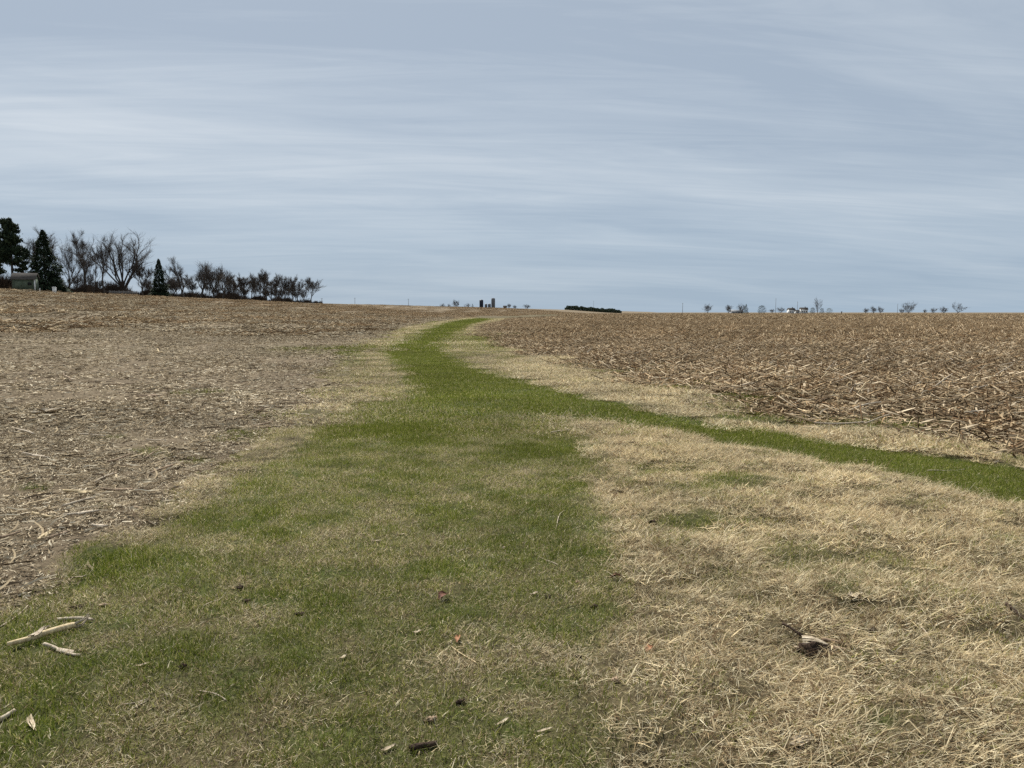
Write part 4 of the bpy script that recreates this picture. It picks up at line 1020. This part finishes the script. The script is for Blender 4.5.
FT = [ # px, D, top, base, width px, label, kind
    (442.5, 1150, 304.4, 307.6, 6, 'low bare bush at the left end of the far farm trees', 'b'), (449, 1150, 304.8, 307.8, 4, 'tiny bare bush left of the round tree near the silos', 'b'),
    (456, 1150, 301.8, 307.8, 8, 'round bare tree left of the silos', 'b'), (467, 1180, 304.6, 308.2, 7, 'low bare bush between the round tree and the silos', 'b'),
    (472.5, 1180, 305, 308.4, 3.6, 'small dark conifer just left of the dark silo', 'c'), (509, 1200, 304.8, 309, 5, 'small bare tree beside the tiny brown farm building', 'b'),
    (514.8, 1300, 306.2, 309.5, 4.5, 'tiny grey tree right of the far farm', 'g'), (527, 1500, 305.6, 309.8, 8.5, 'faint round grey tree alone right of the silos', 'g'),
    (707.5, 850, 303.8, 313.6, 9.5, 'round-headed bare tree alone at the left of the right farm', 'b'), (728.5, 860, 304.8, 313.4, 8, 'bare tree at the left end of the low grey building', 'b'),
    (741.5, 890, 303.8, 313.4, 9, 'bare tree at the right end of the low grey building', 'g'), (746, 870, 304.0, 313.8, 6, 'dark conifer at the right end of the low grey building', 'c'),
    (761.8, 860, 306.6, 313.8, 10, 'squat round dark evergreen right of the low grey building', 'r'), (772, 1100, 309, 313, 7, 'low faint grey tree left of the white farmhouses', 'g'),
    (781, 1100, 307, 313, 9, 'faint spreading grey tree left of the white farmhouses', 'g'),
    (812.5, 850, 308.4, 313.8, 6, 'dark bush left under the tall open tree', 'r'), (817.3, 840, 297, 314, 9, 'tallest open bare tree right of the white farmhouses', 'b'),
    (821.8, 850, 309, 313.9, 6, 'dark bush right under the tall open tree', 'r'), (829, 850, 309, 313.8, 9, 'olive bush right of the tall open tree', 'o'),
    (866, 1000, 308, 313, 7, 'low grey bush at the left end of the scrub right of the farm', 'g'), (873.5, 1000, 306.2, 313, 7, 'grey scrub tree in the middle of the scrub right of the farm', 'g'), (880.5, 1000, 306.4, 313, 6, 'grey scrub tree at the right end of the scrub right of the farm', 'g'),
    (908, 900, 301.4, 313.4, 13, 'upright bushy bare tree right of the leaning utility pole', 'b'), (902, 900, 308.5, 313.4, 5, 'low bush at the foot of the upright bushy tree', 'b'),
    (925, 1000, 308.6, 313, 5, 'low scrub bush, first of three left of the last tree', 'g'), (933, 1000, 307.6, 313, 7, 'scrub bush, second of three left of the last tree', 'g'), (943.5, 1000, 306.6, 313, 9, 'scrub bush leaning right, third of three left of the last tree', 'g'),
    (957.5, 900, 301.8, 313.3, 10.5, 'last bare tree toward the right edge of the horizon', 'b')]
for k, (px, D, top, base, wpx, lab, kd) in enumerate(FT):
    x, y, z = at_depth(px, D)
    row = 312.3 + (EYE - z) / D * F_PX
    H = max(row - top, 2.5) / F_PX * D * (1.3 if px < 540 else 1.0); W = wpx / F_PX * D * 1.08
    nm = {'b': 'bare_tree', 'g': 'bare_tree', 'c': 'spruce_tree', 'r': 'evergreen_bush', 'o': 'olive_bush'}[kd]
    if 'bush' in lab and kd in 'bg': nm = 'bare_bush'
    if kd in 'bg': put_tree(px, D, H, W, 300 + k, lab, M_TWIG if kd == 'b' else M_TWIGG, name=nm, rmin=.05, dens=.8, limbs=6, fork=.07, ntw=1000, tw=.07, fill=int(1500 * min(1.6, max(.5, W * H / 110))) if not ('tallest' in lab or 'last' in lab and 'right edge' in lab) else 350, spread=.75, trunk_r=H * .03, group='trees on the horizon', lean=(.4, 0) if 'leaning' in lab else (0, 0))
    elif kd == 'c': put_con('spruce_tree', px, D, H, W * 1.15, 300 + k, lab, 'trees on the horizon', nq=2200, bare=.02)
    else:
        tr, cr = spruce(H * 1.15, W * 1.05, 300 + k, nq=2600, bare=.0)
        for q, v in enumerate(cr.V):                         # rounded head rather than a spire
            f = np.clip(v[:, 2] / (H * 1.15), 0, 1); rr_ = np.hypot(v[:, 0], v[:, 1]) + 1e-6; tgt = W / 2 * np.sqrt(np.clip(1 - (f * 1.25 - .35) ** 2, .02, 1)); old = W * 1.05 / 2 * (1 - f) ** .8 + .05
            v[:, :2] *= (tgt / old)[:, None].clip(.3, 4); cr.V[q] = v
        o = empty(nm, (x, y, z)); tag(o, lab, 'bush', 'trees on the horizon')
        tr = MB(); tr.tube([(0, 0, -.3), (0, 0, H * .7)], [.2, .08], 6)
        link('trunk', tr.mesh('trunk', M_BARK), o); link('crown', cr.mesh('crown', M_CONIF if kd == 'r' else noise_col_mat('olive leaves', [(.06, .06, .025), (.11, .11, .05)], 1)), o)

# far windbreak, one dark mass
mb = MB(); st = np.random.default_rng(77)
x0, y0, _ = at_depth(565, 1500); x1, y1, _ = at_depth(621, 1500); n = 26000
u = st.uniform(0, 1, n); X = x0 + (x1 - x0) * u; Y = 1500 + st.uniform(-12, 12, n)
Ht = 9.0 * (.72 + .45 * vnoise(X / 4.5, Y * 0, 5)) * np.clip(np.minimum(u, 1 - u) * 30, .5, 1) * (1 - .2 * u)
Zb = height(X, Y); zz = Zb + Ht * st.uniform(0, 1, n) ** .8
s = st.uniform(.3, .8, n)[:, None]; d1 = st.normal(0, 1, (n, 3)); d2 = st.normal(0, 1, (n, 3)); C = np.stack([X, Y, zz], 1)
mb.add(np.stack([C - d1 * s * .5, C + d1 * s * .5, C + d2 * s], 1).reshape(-1, 3), None, np.arange(n * 3).reshape(-1, 3))
tag(link('distant_wood', mb.mesh('wood', M_CONIF)), 'long low dark windbreak of trees on the horizon right of the silos', 'wood', kind='stuff')
# another far copse just showing over the left rise
tr_, cr_ = spruce(5, 10, 401, nq=900, bare=0)

# poles and masts
M_POLE = noise_col_mat('pole wood', [(.10, .085, .07), (.16, .14, .12)], 4, .9, .1)
def upole(px, D, top, label, arm=True):
    x, y, z = at_depth(px, D); row = 312.3 + (EYE - z) / D * F_PX; H = (row - top) / F_PX * D
    s = empty('utility_pole', (x, y, z)); tag(s, label, 'utility pole', 'utility poles on the horizon')
    mb = MB(); mb.tube([(0, 0, -.5), (0, 0, H)], [.2, .13], 8); link('pole', mb.mesh('pole', M_POLE), s)
    if arm:
        mb = MB(); mb.box((0, -.18, H - .6), (2.2, .12, .14), rz=.9); link('crossarm', mb.mesh('crossarm', M_POLE), s)
        for e in (-1, 0, 1):
            mb = MB(); mb.tube([(e * .9 * math.cos(.9), -.18 + e * .9 * math.sin(.9), H - .5), (e * .9 * math.cos(.9), -.18 + e * .9 * math.sin(.9), H - .3)], [.07, .05], 6); link('insulator', mb.mesh('insulator', M_GREYM), s)
upole(322, 620, 298.2, 'utility pole just right of the last tree of the left line')
upole(355, 720, 297.8, 'faint utility pole left of the one before the far farm')
upole(408.5, 760, 298.8, 'utility pole on the rise left of the far farm')
upole(593.5, 1300, 301.0, 'utility pole above the long dark windbreak')
upole(682.5, 720, 303.0, 'utility pole left of the right farm')
upole(775.5, 800, 298.6, 'tall utility pole between the dark evergreen and the white farmhouses')
upole(797.2, 820, 301.6, 'utility pole in front of the white farmhouses')
upole(897.3, 840, 303.8, 'leaning utility pole right of the grey scrub')
x, y, z = at_depth(841.5, 620); mb = MB(); mb.tube([(0, 0, -.2), (0, 0, 1.5), (0, 0, 2.2)], [.3, .3, .26], 8); mb.box((0, -.1, 1.9), (.9, .4, .7)); tag(link('field_post', mb.mesh('field_post', M_DARK), None, (x, y, z)), 'short thick black post at the end of the field right of the farm', 'post')

# ------------------------------------------------------------------ sky, sun, camera
SUN_EL, SUN_AZ = R(50), R(-28)       # ahead and to the left of the view (+Y)
w = bpy.data.worlds.new('World'); scene.world = w; w.use_nodes = True; t = w.node_tree; t.nodes.clear(); lk = t.links.new
sky = N(t, 'ShaderNodeTexSky', sky_type='NISHITA', sun_disc=False, sun_elevation=SUN_EL, sun_rotation=SUN_AZ, air_density=1.0, dust_density=1.0, ozone_density=1.5)
tc = N(t, 'ShaderNodeTexCoord'); sp = N(t, 'ShaderNodeSeparateXYZ'); lk(tc.outputs['Generated'], sp.inputs[0])
def math_(op, a, b=None, c=None, clamp=False):
    n = N(t, 'ShaderNodeMath', operation=op, use_clamp=clamp)
    for i, v in enumerate((a, b, c)):
        if v is None: continue
        if isinstance(v, (int, float)): n.inputs[i].default_value = v
        else: lk(v, n.inputs[i])
    return n.outputs[0]
zc = math_('MAXIMUM', sp.outputs[2], 0.0); den = math_('ADD', zc, .10)
cx = math_('DIVIDE', sp.outputs[0], den); cy = math_('DIVIDE', sp.outputs[1], den)
cb = N(t, 'ShaderNodeCombineXYZ'); lk(cx, cb.inputs[0]); lk(cy, cb.inputs[1])
def cloud(scale, rot, stretch, detail=6, rough=.55, dist=.4, off=0.0):
    m0 = N(t, 'ShaderNodeMapping'); m0.inputs['Rotation'].default_value = (0, 0, rot); lk(cb.outputs[0], m0.inputs[0])
    mp = N(t, 'ShaderNodeMapping'); mp.inputs['Scale'].default_value = (*stretch, 1); mp.inputs['Location'].default_value = (off, off * .7, 0)
    n = N(t, 'ShaderNodeTexNoise', i_Scale=scale, i_Detail=detail, i_Roughness=rough, i_Distortion=dist * 1.4); lk(m0.outputs[0], mp.inputs[0]); lk(mp.outputs[0], n.inputs['Vector']); return n.outputs['Fac']
c1 = cloud(.7, R(-18), (.6, 1.35), 5, .5, .5, 3.1)      # broad bands
c2 = cloud(1.9, R(-5), (.32, 2.0), 9, .66, 1.1, 8.3)     # fine streaks
c3 = cloud(.35, R(10), (.7, 1.0), 3, .5, .2, 1.7)       # large drift
cs = math_('ADD', math_('MULTIPLY', c1, .48), math_('ADD', math_('MULTIPLY', c2, .24), math_('MULTIPLY', c3, .28)))
def wramp(f, stops):
    cr = N(t, 'ShaderNodeValToRGB'); e = cr.color_ramp.elements
    e[0].position, e[0].color = stops[0][0], (*stops[0][1], 1); e[1].position, e[1].color = stops[-1][0], (*stops[-1][1], 1)
    for p, c_ in stops[1:-1]: q_ = e.new(p); q_.color = (*c_, 1)
    lk(f, cr.inputs[0]); return cr.outputs[0]
ccol = wramp(cs, [(.40, (.30, .36, .435)), (.50, (.40, .455, .515)), (.64, (.57, .605, .635))])      # thin veil of high cloud: dim to bright
# toward the horizon the veil is seen through more air and turns bluer
hz = wramp(zc, [(.0, (.265, .375, .495)), (.05, (.235, .33, .455)), (.16, (.34, .41, .495)), (.5, (.43, .465, .505))])
mx = N(t, 'ShaderNodeMix', data_type='RGBA'); fz = N(t, 'ShaderNodeMapRange', i_1=.0, i_2=.2, i_3=.25, i_4=.8); lk(zc, fz.inputs[0]); lk(fz.outputs[0], mx.inputs[0]); lk(hz, mx.inputs[6]); lk(ccol, mx.inputs[7])
sc10 = N(t, 'ShaderNodeVectorMath', operation='SCALE'); sc10.inputs['Scale'].default_value = 10.0; lk(mx.outputs[2], sc10.inputs[0])
m2 = N(t, 'ShaderNodeMix', data_type='RGBA'); m2.inputs[0].default_value = .90; lk(sky.outputs[0], m2.inputs[6]); lk(sc10.outputs[0], m2.inputs[7])
bg = N(t, 'ShaderNodeBackground', i_Strength=.0875); lk(m2.outputs[2], bg.inputs[0]); ow = N(t, 'ShaderNodeOutputWorld'); lk(bg.outputs[0], ow.inputs[0])

sun = bpy.data.lights.new('sun', 'SUN'); sun.energy = 5.0; sun.angle = R(2.0); sun.color = (1, .96, .89)
so = bpy.data.objects.new('sun', sun); COL.objects.link(so)
from mathutils import Vector
sd = Vector((math.sin(SUN_AZ) * math.cos(SUN_EL), math.cos(SUN_AZ) * math.cos(SUN_EL), math.sin(SUN_EL)))
so.rotation_euler = (-sd).to_track_quat('-Z', 'Y').to_euler(); so.location = (0, 0, 30)
cam = bpy.data.cameras.new('camera'); cam.sensor_width = 36; cam.lens = F_PX / 1024 * 36; cam.clip_start = .05; cam.clip_end = 20000
co = bpy.data.objects.new('camera', cam); COL.objects.link(co); co.location = (0, 0, EYE); co.rotation_euler = (R(90) - PITCH, 0, 0)
scene.camera = co
scene.view_settings.view_transform = 'Standard'; scene.view_settings.look = 'None'; scene.view_settings.exposure = 0.5; scene.view_settings.gamma = 1
scene.cycles.use_denoising = False
scene.cycles.max_bounces = 5; scene.cycles.diffuse_bounces = 2; scene.cycles.transmission_bounces = 2; scene.cycles.glossy_bounces = 1
